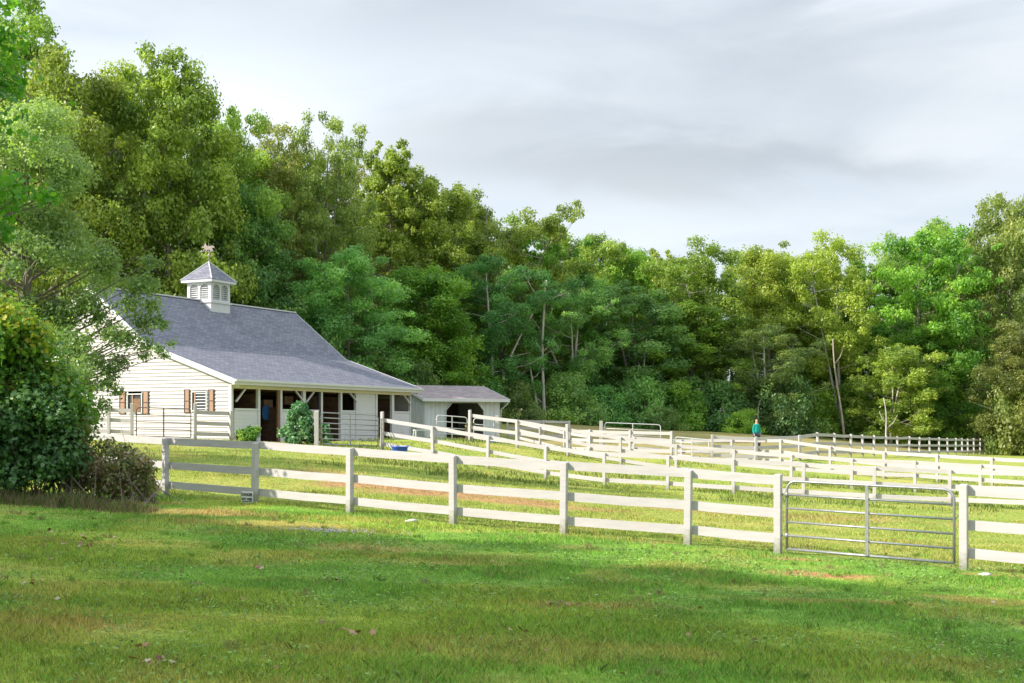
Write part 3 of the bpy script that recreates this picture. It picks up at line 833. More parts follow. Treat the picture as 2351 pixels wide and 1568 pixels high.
def text(body, size, loc, mat, parent, name='lettering', rot=(PI / 2, 0, 0), ext=.002):
    c = bpy.data.curves.new(name, 'FONT'); c.body = body; c.size = size; c.extrude = ext; c.align_x = 'CENTER'; c.offset = .0022
    o = bpy.data.objects.new(name, c); COL.objects.link(o); o.location = loc; o.rotation_euler = rot; o.parent = parent
    c.materials.append(mat)
    me = bpy.data.meshes.new_from_object(o); me.name = name
    q = bpy.data.objects.new(name, me); COL.objects.link(q); q.location = loc; q.rotation_euler = rot; q.parent = parent
    bpy.data.objects.remove(o); return q


text('DANGER', .082, (-.125, -.1005, .145), M['ink'], sg)
text('HOT WIRE', .066, (-.125, -.1005, .06), M['ink'], sg)
MB().box(-.28, .03, -.101, -.0975, .028, .042).build('line', M['ink'], sg)

# ------------------------------------------------------------------ stones, gravel
def stone(name, loc, r, label, seed, mat=M['stone'], fl=.5):
    rr = np.random.default_rng(seed); mb = MB(); n = 12; m_ = 7
    prof = [(max(.001, math.sin(PI * i / m_)), -math.cos(PI * i / m_)) for i in range(m_ + 1)]
    mb.lathe(prof, n); v = np.array(mb.v); k = 1 + .16 * np.sin(v @ rr.normal(size=3) * 3) + rr.normal(size=len(v)) * .03
    v = v * k[:, None] * np.array([r * 1.3, r, r * fl]); mb.v = [tuple(q) for q in v]
    o = mb.build(name, mat, None, True, loc=loc); return tag(o, label, 'stone')


c_ = P(945, 1200, 23.2); stone('stone', (c_.x, c_.y, g1(c_.x, c_.y) + .03), .09, 'pale flat stone on the lawn just in front of the near fence', 4)
c_ = P(2262, 1316, 18.5); stone('stone', (c_.x, c_.y, g1(c_.x, c_.y) + .01), .07, 'flat stone in bare soil right of the gate post', 6)
C = np.column_stack([rg.normal(size=260) * .38 + (770 - CX) * 20.8 / FPX, rg.normal(size=260) * .22 + 20.8]); zc = gz(C[:, 0], C[:, 1]) + .01
mb = MB()
for (x, y), z in zip(C, zc):
    r = rg.uniform(.007, .018); mb.lathe([(.001, -r), (r, -r * .3), (r * .8, r * .5), (.001, r * .8)], 5, (x, y, z + .012))
go = mb.build('gravel', M['stone']); tag(go, 'small patch of grey gravel in the front lawn', 'gravel', kind='stuff')

# ------------------------------------------------------------------ blue tubs
def tub(loc, r, label, h=.32):
    e = empty('feed_tub', loc, .3, label, 'tub')
    mb = MB(); mb.lathe([(.001, 0), (r * .76, 0), (r * .80, .03), (r * .96, h - .03), (r * 1.04, h - .02), (r * 1.05, h), (r * .98, h), (r * .93, h - .04), (r * .76, .04), (.001, .035)], 32)
    mb.build('basin', M['tub'], e, True)
    for s_ in (0, PI):
        mb = MB(); pts = [(r * 1.0 * math.cos(s_ + a), r * 1.0 * math.sin(s_ + a), h - .01 + .05 * math.cos(a * 3.4)) for a in [(-.42 + .105 * k) for k in range(9)]]
        mb.tube([(p[0] * 1.03, p[1] * 1.03, p[2]) for p in pts], .014, 6); mb.build('handle', M['tub'], e, True)
    return e


c_ = hit(918, 1027, 36, 50.5); tub((c_.x, c_.y, g1(c_.x, c_.y)), .325, 'large round blue feed tub beside the gate post, near the barn', .34)
c_ = hit(1132, 1021, 50, 68); tub((c_.x, c_.y, g1(c_.x, c_.y) + .02), .2, 'smaller blue feed tub in the grass in front of the small shed', .16)
c_ = P(972, 1022, 60)
bn = empty('mounting_step', (c_.x, c_.y, g1(c_.x, c_.y)), .4, 'low pale wooden step stool in the pen before the shed', 'step stool')
MB().box(-.45, .45, -.18, .18, .42, .46).build('tread', M['batten'], bn, bevel=.004)
for s_ in (-1, 1):
    for q_ in (-1, 1):
        MB().bar((s_ * .4, q_ * .13, .418), (s_ * .44, q_ * .2, 0), .05, .05, (1, 0, 0)).build('leg', M['batten'], bn)

# ------------------------------------------------------------------ shingle material
def shingle(name, c1, c2, c3, sc=1.0):
    m, nt, o = new_mat(name)
    tc = N(nt, 'TexCoord'); br = N(nt, 'TexBrick', ins={'Color1': (*c1, 1), 'Color2': (*c2, 1), 'Mortar': (*c3, 1), 'Scale': sc, 'Mortar Size': .012, 'Brick Width': .33, 'Row Height': .14, 'Bias': .0})
    nt.links.new(tc.outputs['UV'], br.inputs['Vector'])
    nz = N(nt, 'TexNoise', ins={'Scale': .7, 'Detail': 7, 'Roughness': .7}); nt.links.new(tc.outputs['UV'], nz.inputs['Vector'])
    r = ramp(nt, [(.3, (.86, .86, .87)), (.7, (1.12, 1.11, 1.1))]); nt.links.new(nz.outputs[0], r.inputs[0])
    mx = N(nt, 'Mix', data_type='RGBA', blend_type='MULTIPLY'); mx.inputs[0].default_value = 1
    nt.links.new(br.outputs[0], mx.inputs[6]); nt.links.new(r.outputs[0], mx.inputs[7])
    nz3 = N(nt, 'TexNoise', ins={'Scale': 30, 'Detail': 4}); nt.links.new(tc.outputs['UV'], nz3.inputs['Vector'])
    b = N(nt, 'BsdfPrincipled', ins={'Roughness': .85, 'Specular IOR Level': .25}); nt.links.new(mx.outputs[2], b.inputs['Base Color'])
    ad = N(nt, 'Math', operation='MULTIPLY_ADD', ins={1: -1.0, 2: 1}); nt.links.new(br.outputs['Fac'], ad.inputs[0])
    ad2 = N(nt, 'Math', operation='ADD'); nt.links.new(ad.outputs[0], ad2.inputs[0]); nt.links.new(nz3.outputs[0], ad2.inputs[1])
    bp = N(nt, 'Bump', ins={'Strength': .35, 'Distance': .01}); nt.links.new(ad2.outputs[0], bp.inputs['Height']); nt.links.new(bp.outputs[0], b.inputs['Normal'])
    nt.links.new(b.outputs[0], o.inputs[0]); return m


M['shingle'] = shingle('asphalt_shingles', (.158, .168, .215), (.245, .25, .30), (.10, .105, .13))
M['shingle_old'] = shingle('asphalt_shingles_worn', (.28, .235, .245), (.42, .36, .365), (.16, .13, .14))


def uv_planar(o, ux, uy):
    me = o.data; uv = me.uv_layers.new(name='UVMap'); ux = Vector(ux); uy = Vector(uy)
    for l in me.loops:
        c = me.vertices[l.vertex_index].co; uv.data[l.index].uv = (c.dot(ux), c.dot(uy))


# ------------------------------------------------------------------ barn
BX, BY = -12.4, 57.7
TH = math.radians(64)
barn = empty('horse_barn', (BX, BY, BARN_Z), TH, 'white clapboard horse barn with grey shingled two-pitch roof and open stall front', 'barn')


def t_of(px, u=0.):
    xp = (px - CX) / FPX
    s, c = .4384, .8988
    # BX + s t - c u = xp (BY + c t + s u)
    return (xp * (BY + s * u) - BX + c * u) / (s - c * xp)


def u_of(px, t=0.):
    xp = (px - CX) / FPX; s, c = .4384, .8988
    return (BX + s * t - xp * (BY + c * t)) / (c + xp * s)


def h_of(py, t, u):
    Z = BY + .8988 * t + .4384 * u
    return (HY - py) * Z / FPX + CAMZ - BARN_Z


BL = 15.6          # length
EO = -.45; T0 = -.35; T1 = BL + .4
EH, BEH, RH = 2.79, 4.50, 7.28
UB, UR = 4.5, 7.98
UE = UR * 2 - EO; UB2 = 2 * UR - UB


def roof_h(u):
    if u > UR: u = 2 * UR - u
    return float(np.interp(u, [EO, UB, UR], [EH, BEH, RH]))


# roof slabs
th = .13
for (ua, ha, ub, hb, nm) in ((EO, EH, UB, BEH, 'lower'), (UB, BEH, UR, RH, 'upper'), (UR, RH, UB2, BEH, 'upper'), (UB2, BEH, UE, EH, 'lower')):
    mb = MB(); mb.prism([(0, ua, ha - th), (0, ub, hb - th), (0, ub, hb), (0, ua, ha)], (T0, 0, 0), (T1, 0, 0))
    sl = Vector((0, ub - ua, hb - ha)).normalized()
    ro = mb.build('roof', M['shingle'], barn)
    uv_planar(ro, (1, 0, 0), sl)
    # rake boards at both ends
    for tt, s_ in ((T0, -1), (T1, 1)):
        mb = MB(); mb.prism([(0, ua, ha - th - .1), (0, ub, hb - th - .1), (0, ub, hb + .02), (0, ua, ha + .02)], (tt, 0, 0), (tt + s_ * .035, 0, 0))
        mb.build('rake_board', M['white'], barn)
    for tt, s_ in ((0, -1), (BL, 1)):
        mb = MB(); a_ = .0; mb.prism([(0, ua, ha - th - .22), (0, ub, hb - th - .22), (0, ub, hb - th - .003), (0, ua, ha - th - .003)], (tt + s_ * .03, 0, 0), (tt + s_ * .06, 0, 0))
        if nm: mb.build('frieze_board', M['white'], barn)
MB().box(T0 + .02, T1 - .02, UR - .12, UR + .12, RH - .03, RH + .035).build('ridge_cap', M['white'], barn)
for uu, s_ in ((EO, -1), (UE, 1)):
    mb = MB(); mb.box(T0 - .03, T1 + .03, uu, uu + s_ * .03, EH - .24, EH + .012); mb.box(T0 - .03, T1 + .03, uu + s_ * .032, uu + s_ * .13, EH - .10, EH - .005)
    mb.build('gutter', M['white'], barn)
MB().box(T0 + .03, T1 - .03, EO + .01, -.06, EH - .25, EH - .23).build('soffit', M['beam'], barn)
MB().box(T0 + .03, T1 - .03, 16.02, UE - .01, EH - .25, EH - .23).build('soffit', M['beam'], barn)

# gable walls: clapboards, with window holes
wins = []
for (x0, x1, y0, y1) in ((295, 326, 906, 947), (443, 474.5, 900.6, 942)):
    ua, ub = u_of(x1), u_of(x0); um = (ua + ub) / 2
    wins.append((ua, ub, h_of(y1, 0, um), h_of(y0, 0, um)))
EXPO = .165


def u_range(h):
    """interval of the gable at height h"""
    if h < roof_h(0): return 0.0, 2 * UR
    lo = float(np.interp(h, [EH, BEH, RH], [EO, UB, UR])); return lo, 2 * UR - lo


for tt, s_, ww_ in ((0, -1, wins), (BL, 1, [])):
    mb = MB(); h = -.15
    while h < RH - .25:
        h1 = h + EXPO
        lo, hi = u_range(h + .02 + th); lo1, hi1 = u_range(h1 + th)
        ivs = [(lo, hi, lo1, hi1)]
        for (a_, b_, z0, z1) in ww_:
            if h1 > z0 and h < z1:
                nv = []
                for iv in ivs:
                    if iv[0] < a_ and iv[1] > b_: nv += [(iv[0], a_, iv[2], a_), (b_, iv[1], b_, iv[3])]
                    else: nv.append(iv)
                ivs = nv
        for (p, q, p1, q1) in ivs:
            x0, xb, xt = tt, tt + s_ * .05, tt + s_ * .012
            if s_ < 0:
                mb.hexa([(xb, p, h), (x0, p, h), (x0, q, h), (xb, q, h), (xt, p1, h1), (x0, p1, h1), (x0, q1, h1), (xt, q1, h1)])
            else:
                mb.hexa([(x0, p, h), (xb, p, h), (xb, q, h), (x0, q, h), (x0, p1, h1), (xt, p1, h1), (xt, q1, h1), (x0, q1, h1)])
        h = h1
    mb.build('gable_wall', M['siding'], barn)
mb = MB(); h = -.1
mb.box(.05, BL - .05, 15.9, 15.98, -.1, EH - .2); mb.build('back_wall', M['siding'], barn)
for u_ in (0, 15.96):
    MB().box(-.055, .09, u_ - .05, u_ + .1, -.15, EH - .26).build('corner_board', M['white'], barn)
# windows
for (a_, b_, z0, z1) in wins:
    fr = MB(); w_ = .05
    fr.box(-.07, .02, a_ - w_, a_, z0 - w_, z1 + w_); fr.box(-.07, .02, b_, b_ + w_, z0 - w_, z1 + w_); fr.box(-.07, .02, a_, b_, z1, z1 + w_); fr.box(-.09, .02, a_, b_, z0 - w_, z0)
    wo = fr.build('window', M['white'], barn)
    wide = b_ - a_
    MB().box(.0, .02, a_ + .0, b_ - .0, z0, z1).build('pane', M['dark'], wo)
    gl = MB()
    if a_ > 2.5:
        gl.box(-.03, -.012, a_ + .1 * wide, a_ + .62 * wide, z0 + .02, z0 + .78 * (z1 - z0)); o_ = gl.build('screen', M['wood_mid'], wo)
        MB().box(-.05, -.033, a_ + .62 * wide, a_ + .70 * wide, z0 + .02, z1 - .02).build('sash', M['shutter'], wo)
    else:
        for k in range(6):
            zz = z0 + (z1 - z0) * (k + .5) / 6
            gl.bar((-.03, a_ + .02, zz), (-.03, b_ - .2, zz), .05, .035, (.5, 0, 1))
        gl.build('louver', M['batten'], wo)
        MB().box(-.05, -.03, b_ - .18, b_ - .1, z0, z1).build('sash', M['shutter'], wo)
for (x0, x1, y0, y1) in ((276, 290.6, 898, 951), (329, 343.7, 898, 951), (424.4, 438, 894, 948), (480, 494, 894, 947)):
    ua, ub = u_of(x1), u_of(x0); um = (ua + ub) / 2; z0, z1 = h_of(y1, 0, um), h_of(y0, 0, um); zm = (z0 + z1) / 2
    so = MB().box(-.068, -.036, ua, ub, z0, z1).build('shutter', M['shutter_dark'], barn)
    for (za, zb) in ((z0 + .03, zm - .02), (zm + .02, z1 - .03)):
        MB().box(-.082, -.069, ua + .05, ub - .085, za, zb).build('panel', M['shutter'], so)

# front: header, posts, half walls, braces
HB = 2.40
MB().box(-.02, BL, -.04, .1, HB, EH - .252).build('header', M['beam'], barn)


def zx(z): return 488 + .19535 * z


posts = [(215, 255, 'white'), (532, 556, 'white'), (768, 792, 'wood'), (793, 815, 'white'), (1060, 1090, 'white'), (1250, 1270, 'dark'), (1271, 1291, 'white'), (1500, 1520, 'white'), (1682, 1694, 'white'),
         (1915, 1935, 'white'), (2105, 2130, 'white'), (2318, 2342, 'white')]
for a_, b_, k in posts:
    t0, t1 = t_of(zx(a_)), t_of(zx(b_))
    if k == 'white' and t0 < .3: continue
    mt = {'white': M['white'], 'dark': M['dark'], 'wood': M['wood_mid']}[k]
    MB().box(t0, min(t1, BL - .02), -.03 if k == 'white' else .0, .11 if k == 'white' else .09, -.1, HB - .003).build('post', mt, barn)
HW = 1.52
for a_, b_ in ((256, 531), (816, 1249), (1521, 1681), (2131, 2317)):
    t0, t1 = t_of(zx(a_)), t_of(zx(b_)); t0 = max(t0, .1)
    mb = MB(); h = -.1
    while h < HW - .1:
        h1 = min(h + EXPO, HW - .08)
        mb.hexa([(t0, -.0, h), (t1, -.0, h), (t1, .06, h), (t0, .06, h), (t0, .016, h1), (t1, .016, h1), (t1, .06, h1), (t0, .06, h1)]); h += EXPO
    wl = mb.build('half_wall', M['white'], barn)  # whiter than the gable siding: lifts the shaded front through its colour
    MB().box(t0, t1, -.025, .085, HW - .078, HW).build('cap', M['white'], wl)
t0, t1 = t_of(zx(1695)), t_of(zx(1914))
mb = MB(); h = -.1
while h < HB - .02:
    h1 = min(h + EXPO, HB - .004); mb.hexa([(t0, -.0, h), (t1, -.0, h), (t1, .06, h), (t0, .06, h), (t0, .016, h1), (t1, .016, h1), (t1, .06, h1), (t0, .06, h1)]); h += EXPO
mb.build('front_wall', M['white'], barn)  # same lifted white, brightening this shaded wall by colour
for (xa, ya, xb, yb) in ((372, 447, 262, 605), (962, 462, 1062, 610), (1182, 465, 1090, 610), (1602, 480, 1684, 610), (2238, 512, 2318, 645)):
    ta, tb = t_of(zx(xa)), t_of(zx(xb)); yb_ = 803.7 + .19535 * yb
    zb = h_of(yb_, tb, 0)
    MB().bar((ta, -.06, HB - .0), (tb, -.06, zb), .05, .09, (0, 1, 0)).build('brace', M['white'], barn)
# interior
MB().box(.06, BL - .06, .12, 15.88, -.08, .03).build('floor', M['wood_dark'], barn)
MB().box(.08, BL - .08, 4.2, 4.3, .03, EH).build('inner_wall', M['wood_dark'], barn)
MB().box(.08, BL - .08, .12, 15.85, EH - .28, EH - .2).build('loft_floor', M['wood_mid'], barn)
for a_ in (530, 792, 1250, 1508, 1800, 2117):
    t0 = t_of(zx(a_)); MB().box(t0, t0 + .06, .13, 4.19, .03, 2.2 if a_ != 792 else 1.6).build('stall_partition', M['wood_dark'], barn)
for k, a_ in enumerate((330, 640, 900, 1140, 1380, 1590, 2020, 2220)):
    t0 = t_of(zx(a_)); z_ = 2.05 - .1 * (k % 3)
    MB().box(t0 - .35, t0 + .35, 1.2, 1.5, z_ - .28, z_ + .12).build('tack_shelf', M['wood_mid'], barn)
for k in range(12):
    t0 = 1.0 + k * 1.25; MB().box(t0, t0 + .05, .2, 4.1, EH - .45, EH - .29).build('rafter', M['wood_mid'], barn)
# hanging coat in the doorway
tc_ = t_of(631.6); co = empty('hanging_blanket', (BX + .4384 * tc_ - .8988 * .5, BY + .8988 * tc_ + .4384 * .5, BARN_Z + 1.0), TH, 'blue stable blanket hanging in the left barn doorway', 'blanket')
mb = MB(); n = 10; vs = []; fs = []
for i in range(n + 1):
    for j in range(7):
        f = i / n; g_ = j / 6
        wd_ = .15 + .12 * math.sin(PI * min(1, (1 - g_) * .8 + .1)); vs.append(((f - .5) * wd_ * 2, .04 * math.sin(f * 9 + g_), .68 * g_))
for i in range(n):
    for j in range(6): fs.append((i * 7 + j, (i + 1) * 7 + j, (i + 1) * 7 + j + 1, i * 7 + j + 1))
mb.add(vs, fs); bo = mb.build('cloth', M['cloth'], co, True); bo.modifiers.new('Solidify', 'SOLIDIFY').thickness = .02
MB().tube([(0, .02, .66), (0, .02, 1.0)], .008, 6).build('cord', M['steel_dark'], co)

# cupola (lifted off would be its own piece of the barn: part with sub-parts)
CT, CW = 8.3, .78
cz0 = RH - .8 * CW - .12; cz1 = h_of(692, CT - CW, UR - CW); cz2 = h_of(647, CT - CW, UR - CW)
cu = MB().box(CT - CW, CT + CW, UR - CW, UR + CW, cz0, cz1).build('cupola', M['white'], barn)
MB().box(CT - CW - .07, CT + CW + .07, UR - CW - .07, UR + CW + .07, cz1 - .05, cz1 + .035).build('sill_band', M['white'], cu)
mb = MB()
zt = cz2; z0 = cz1 + .036
for sx_ in (-1, 1):
    for sy_ in (-1, 1):
        x0 = CT + sx_ * CW; y0 = UR + sy_ * CW; mb.box(x0, x0 - sx_ * .17, y0, y0 - sy_ * .17, z0, zt)
ow = .36; hh0 = .1
for face in range(4):
    # local frame for each face: along a, outward n
    a3 = [Vector((1, 0, 0)), Vector((0, 1, 0)), Vector((-1, 0, 0)), Vector((0, -1, 0))][face]
    n3 = [Vector((0, -1, 0)), Vector((1, 0, 0)), Vector((0, 1, 0)), Vector((-1, 0, 0))][face]
    c3 = Vector((CT, UR, 0)) + n3 * (CW - .001)

    def bx3(a0, a1, za, zb, d0=.0, d1=.05, M_=None):
        q = M_ or mb
        p = [c3 + a3 * a0 - n3 * d1, c3 + a3 * a0 - n3 * d0, c3 + a3 * a1 - n3 * d0, c3 + a3 * a1 - n3 * d1]
        q.hexa([v + Vector((0, 0, za)) for v in p] + [v + Vector((0, 0, zb)) for v in p])
    inn = CW - .17
    bx3(-inn, inn, z0, z0 + hh0, .002); bx3(-inn, inn, zt - .1, zt, .002)
    bx3(-.06, .06, z0 + hh0, zt - .1, .002)
    zt2 = zt - .1; zlo = z0 + hh0
    lv = MB()
    for s_ in (-1, 1):
        xa, xb = (.06, inn) if s_ > 0 else (-inn, -.06)
        nlv = 7
        for k in range(nlv):
            zz = zlo + (zt2 - zlo) * (k + .5) / nlv
            A_ = c3 + a3 * xa - n3 * .06 + Vector((0, 0, zz)); B_ = c3 + a3 * xb - n3 * .06 + Vector((0, 0, zz))
            lv.bar(A_, B_, .075, .018, n3 * .55 + Vector((0, 0, 1)))
        # arched spandrels
        xm = (xa + xb) / 2; hw = (xb - xa) / 2; rad = hw
        for k in range(8):
            f0 = -1 + 2 * k / 8; f1_ = -1 + 2 * (k + 1) / 8
            fa = math.sqrt(max(0, 1 - f0 * f0)) * .17; fb = math.sqrt(max(0, 1 - f1_ * f1_)) * .17
            p = [c3 + a3 * (xm + f0 * hw) - n3 * .004, c3 + a3 * (xm + f1_ * hw) - n3 * .004]
            q = [v - n3 * .04 for v in p]
            zb_ = Vector((0, 0, zt2)); mb.hexa([q[0] + Vector((0, 0, zt2 - .17 + fa)), p[0] + Vector((0, 0, zt2 - .17 + fa)), p[1] + Vector((0, 0, zt2 - .17 + fb)), q[1] + Vector((0, 0, zt2 - .17 + fb)),
                                                 q[0] + zb_, p[0] + zb_, p[1] + zb_, q[1] + zb_])
    lv.build('louver', M['white'], cu)
mb.build('louver_frame', M['white'], cu)
MB().box(CT - CW + .2, CT + CW - .2, UR - CW + .2, UR + CW - .2, cz1, cz2).build('core', M['batten'], cu)
eo = .25; ap = h_of(602, CT, UR)
mb = MB().box(CT - CW - eo + .02, CT + CW + eo - .02, UR - CW - eo + .02, UR + CW + eo - .02, cz2, cz2 + .13); mb.build('cornice', M['white'], cu, bevel=.012)
e_ = CW + eo; zb_ = cz2 + .133
pv = [Vector((CT - e_, UR - e_, zb_)), Vector((CT + e_, UR - e_, zb_)), Vector((CT + e_, UR + e_, zb_)), Vector((CT - e_, UR + e_, zb_)), Vector((CT, UR, ap))]
mb = MB().add(pv, [(0, 1, 4), (1, 2, 4), (2, 3, 4), (3, 0, 4), (3, 2, 1, 0)]); ro = mb.build('cupola_roof', M['shingle'], cu)
me = ro.data; uv = me.uv_layers.new(name='UVMap')
for pl in me.polygons:
    nrm = pl.normal
    hx = Vector((-nrm.y, nrm.x, 0)); hx = hx.normalized() if hx.length > .01 else Vector((1, 0, 0)); hy = nrm.cross(hx)
    for li in pl.loop_indices:
        c = me.vertices[me.loops[li].vertex_index].co; uv.data[li].uv = (c.dot(hx), c.dot(hy))
mb = MB()
for k in range(4):
    mb.tube([pv[k] + Vector((0, 0, .01)), pv[4] + Vector((0, 0, .03))], .028, 6)
mb.build('hip_cap', M['white'], cu)

# weather vane on top: rod, arrow, trotting horse cut from sheet metal
wv = empty('weather_vane', (BX + .4384 * CT - .8988 * UR, BY + .8988 * CT + .4384 * UR, BARN_Z + ap), 0, 'copper weather vane with a horse figure on top of the cupola', 'weather vane'); wv.scale = (.78, .78, .84)
k = 43.7
MB().tube([(0, 0, -.05), (0, 0, 1.15)], .018, 8).build('rod', M['steel'], wv)
MB().lathe([(.001, .30), (.07, .36), (.09, .42), (.07, .48), (.001, .54)], 14).build('ball', M['copper'], wv, True)
mb = MB()
for a in (0, PI / 2):
    c, s_ = math.cos(a), math.sin(a); mb.tube([(-.28 * c, -.28 * s_, .42), (.28 * c, .28 * s_, .42)], .012, 6)
mb.build('compass_arm', M['copper'], wv)
mb = MB().tube([(-.48, 0, .68), (.42, 0, .68)], .014, 6); mb.prism([(-.62, 0, .68), (-.46, 0, .76), (-.46, 0, .60)], (0, -.01, 0), (0, .01, 0)); mb.build('arrow', M['copper'], wv)
hp = [(-.36, .98), (-.44, 1.0), (-.47, .94), (-.40, .90), (-.31, .90), (-.26, .82), (-.36, .78), (-.38, .70), (-.33, .70), (-.31, .76), (-.20, .78), (-.16, .70), (-.10, .69), (-.11, .78), (.04, .79), (.12, .73), (.10, .69),
      (.16, .69), (.19, .76), (.26, .70), (.31, .71), (.23, .84), (.27, .94), (.40, .86), (.36, 1.0), (.24, 1.04), (.10, 1.02), (-.10, 1.0), (-.18, 1.10), (-.22, 1.24), (-.26, 1.16)]
mb = MB().prism([(x, 0, z) for x, z in hp], (0, -.018, 0), (0, .018, 0)); mb.build('horse_figure', M['copper'], wv)

# ------------------------------------------------------------------ small run-in shed
SA = math.radians(90 - 61)
sh = empty('run_in_shed', (-5.15, 77.0, SHED_Z), SA, 'small grey-white board-and-batten shed with arched opening right of the barn', 'shed')
SW, SD = 5.05, 5.6
seh = 1.59 + .68; srh = 2.48 + .68; ry = 3.0; fo = -.45
opx = lambda px: ((px - CX) / FPX * 77.0 + 5.15) / (math.cos(SA) - (px - CX) / FPX * math.sin(SA))
oa, ob = opx(1023), opx(1110)
oh = seh - .22
mb = MB()   # front wall with chamfered opening, built from strips
cf = .42
mb.box(0, oa, 0, .06, -.1, seh - .1); mb.box(ob, SW, 0, .06, -.1, seh - .1); mb.box(oa, ob, 0, .06, oh, seh - .1)
mb.prism([(oa, 0, oh), (oa + cf, 0, oh), (oa, 0, oh - cf * 1.1)], (0, 0, 0), (0, .06, 0)); mb.prism([(ob, 0, oh), (ob, 0, oh - cf * 1.1), (ob - cf, 0, oh)], (0, 0, 0), (0, .06, 0))
fw = mb.build('front_wall', M['batten'], sh)
mb = MB(); x = .1
while x < SW - .05:
    zlo = -.08; zhi = seh - .11
    if oa - .04 < x < ob + .04: zlo = oh + .03
    mb.box(x, x + .045, -.022, -.002, zlo, zhi); x += .305
mb.build('batten', M['white'], fw)
mb = MB()
prof = [(oa, -.08), (oa, oh - cf * 1.1), (oa + cf, oh), (ob - cf, oh), (ob, oh - cf * 1.1), (ob, -.08)]
for (xa, za), (xb, zb) in zip(prof[:-1], prof[1:]):
    mb.bar((xa, -.03, za), (xb, -.03, zb), .04, .08, (0, 1, 0) if abs(xa - xb) > 1e-6 else (0, 1, 0))
mb.build('arch_trim', M['white'], fw)
for x_, s_ in ((0, -1), (SW, 1)):
    mb = MB(); mb.prism([(x_, .06, -.1), (x_, SD, -.1), (x_, SD, seh - .1), (x_, ry, srh - .1), (x_, .06, seh - .08)], (0, 0, 0), (-s_ * .05, 0, 0)); sw = mb.build('side_wall', M['batten'], sh)
    mb = MB(); y = .15
    while y < SD:
        zt_ = seh - .1 + (srh - seh) * max(0, 1 - abs(y - ry) / ry) - .06
        mb.box(x_, x_ + s_ * .022, y, y + .045, -.08, zt_); y += .305
    mb.build('batten', M['white'], sw)
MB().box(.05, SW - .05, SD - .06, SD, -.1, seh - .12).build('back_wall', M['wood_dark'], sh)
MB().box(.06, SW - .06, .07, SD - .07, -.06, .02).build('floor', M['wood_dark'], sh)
for (ya, za, yb, zb) in ((fo, seh - .0, ry, srh), (ry, srh, SD + .4, seh - .05)):
    mb = MB(); mb.prism([(0, ya, za - .08), (0, yb, zb - .08), (0, yb, zb), (0, ya, za)], (-.3, 0, 0), (SW + .4, 0, 0)); ro = mb.build('roof', M['shingle_old'], sh)
    uv_planar(ro, (1, 0, 0), Vector((0, yb - ya, zb - za)).normalized())
    for x_ in (-.3, SW + .4):
        s_ = -1 if x_ < 0 else 1
        MB().prism([(x_, ya, za - .14), (x_, yb, zb - .14), (x_, yb, zb + .02), (x_, ya, za + .02)], (0, 0, 0), (s_ * .03, 0, 0)).build('rake_board', M['white'], sh)
MB().box(-.33, SW + .43, fo - .03, fo, seh - .17, seh + .01).build('fascia', M['white'], sh)
mb = MB().tube([(SW + .38, fo + .02, seh - .12), (SW + .3, fo + .1, seh - .3), (SW + .06, -.04, seh - .62), (SW + .03, -.04, .1)], .035, 8); mb.build('downpipe', M['white'], sh, True)

# ------------------------------------------------------------------ person at the arena
def skinned(name, verts, edges, rad, mat, parent, sub=2, loc=(0, 0, 0)):
    me = bpy.data.meshes.new(name); me.from_pydata(verts, edges, []); me.materials.append(mat)
    o = bpy.data.objects.new(name, me); COL.objects.link(o); o.parent = parent; o.location = loc
    sk = o.modifiers.new('Skin', 'SKIN'); sk.use_smooth_shade = True
    if not me.skin_vertices:
        return o
    for i, r in enumerate(rad):
        r = (r, r) if not isinstance(r, tuple) else r
        me.skin_vertices[0].data[i].radius = r
    me.skin_vertices[0].data[0].use_root = True
    sb = o.modifiers.new('Subsurf', 'SUBSURF'); sb.levels = sub; sb.render_levels = sub
    return o


pv_ = P(1737, 1028, 76); pz = g1(pv_.x, pv_.y)
# keep the head at its height in the picture
topz = CAMZ - (962 - HY) * 76 / FPX
pe = empty('person', (pv_.x, pv_.y, pz), math.radians(200), 'person in a teal long-sleeved top standing behind the arena fence', 'person')
ps = min(1.12, max(.9, (topz - pz) / 1.74)); pe.scale = (ps,) * 3
V_ = [(0, 0, .95), (0, 0, 1.12), (0, 0, 1.33), (0, .0, 1.47), (0, .01, 1.56), (0, .02, 1.65), (0, .01, 1.72),
      (.11, 0, .92), (.12, .03, .5), (.12, -.02, .08), (.13, .12, .03), (-.11, 0, .92), (-.13, .06, .5), (-.13, .0, .08), (-.14, .14, .03),
      (.15, 0, 1.42), (.19, -.02, 1.15), (.18, .08, .93), (.17, .12, .86), (-.15, 0, 1.42), (-.19, -.03, 1.15), (-.18, .06, .92), (-.17, .1, .85)]
E_ = [(0, 1), (1, 2), (2, 3), (3, 4), (4, 5), (5, 6), (0, 7), (7, 8), (8, 9), (9, 10), (0, 11), (11, 12), (12, 13), (13, 14), (3, 15), (15, 16), (16, 17), (17, 18), (3, 19), (19, 20), (20, 21), (21, 22)]
R_ = [(.11, .08), (.1, .075), (.11, .08), (.09, .07), .05, (.078, .095), .06, .085, .055, .04, .035, .085, .055, .04, .035, .06, .042, .03, .035, .06, .042, .03, .035]
skinned('body', V_, E_, R_, M['skin'], pe)
skinned('top', [V_[i] for i in (0, 1, 2, 3, 15, 16, 17, 19, 20, 21)], [(0, 1), (1, 2), (2, 3), (3, 4), (4, 5), (5, 6), (3, 7), (7, 8), (8, 9)],
        [(.17, .14), (.155, .13), (.16, .13), (.085, .075), .065, .052, .042, .065, .052, .042], M['shirt'], pe)
skinned('trousers', [V_[i] for i in (0, 7, 8, 9, 11, 12, 13)], [(0, 1), (1, 2), (2, 3), (0, 4), (4, 5), (5, 6)], [(.165, .125), .105, .078, .06, .105, .078, .06], M['trouser'], pe)
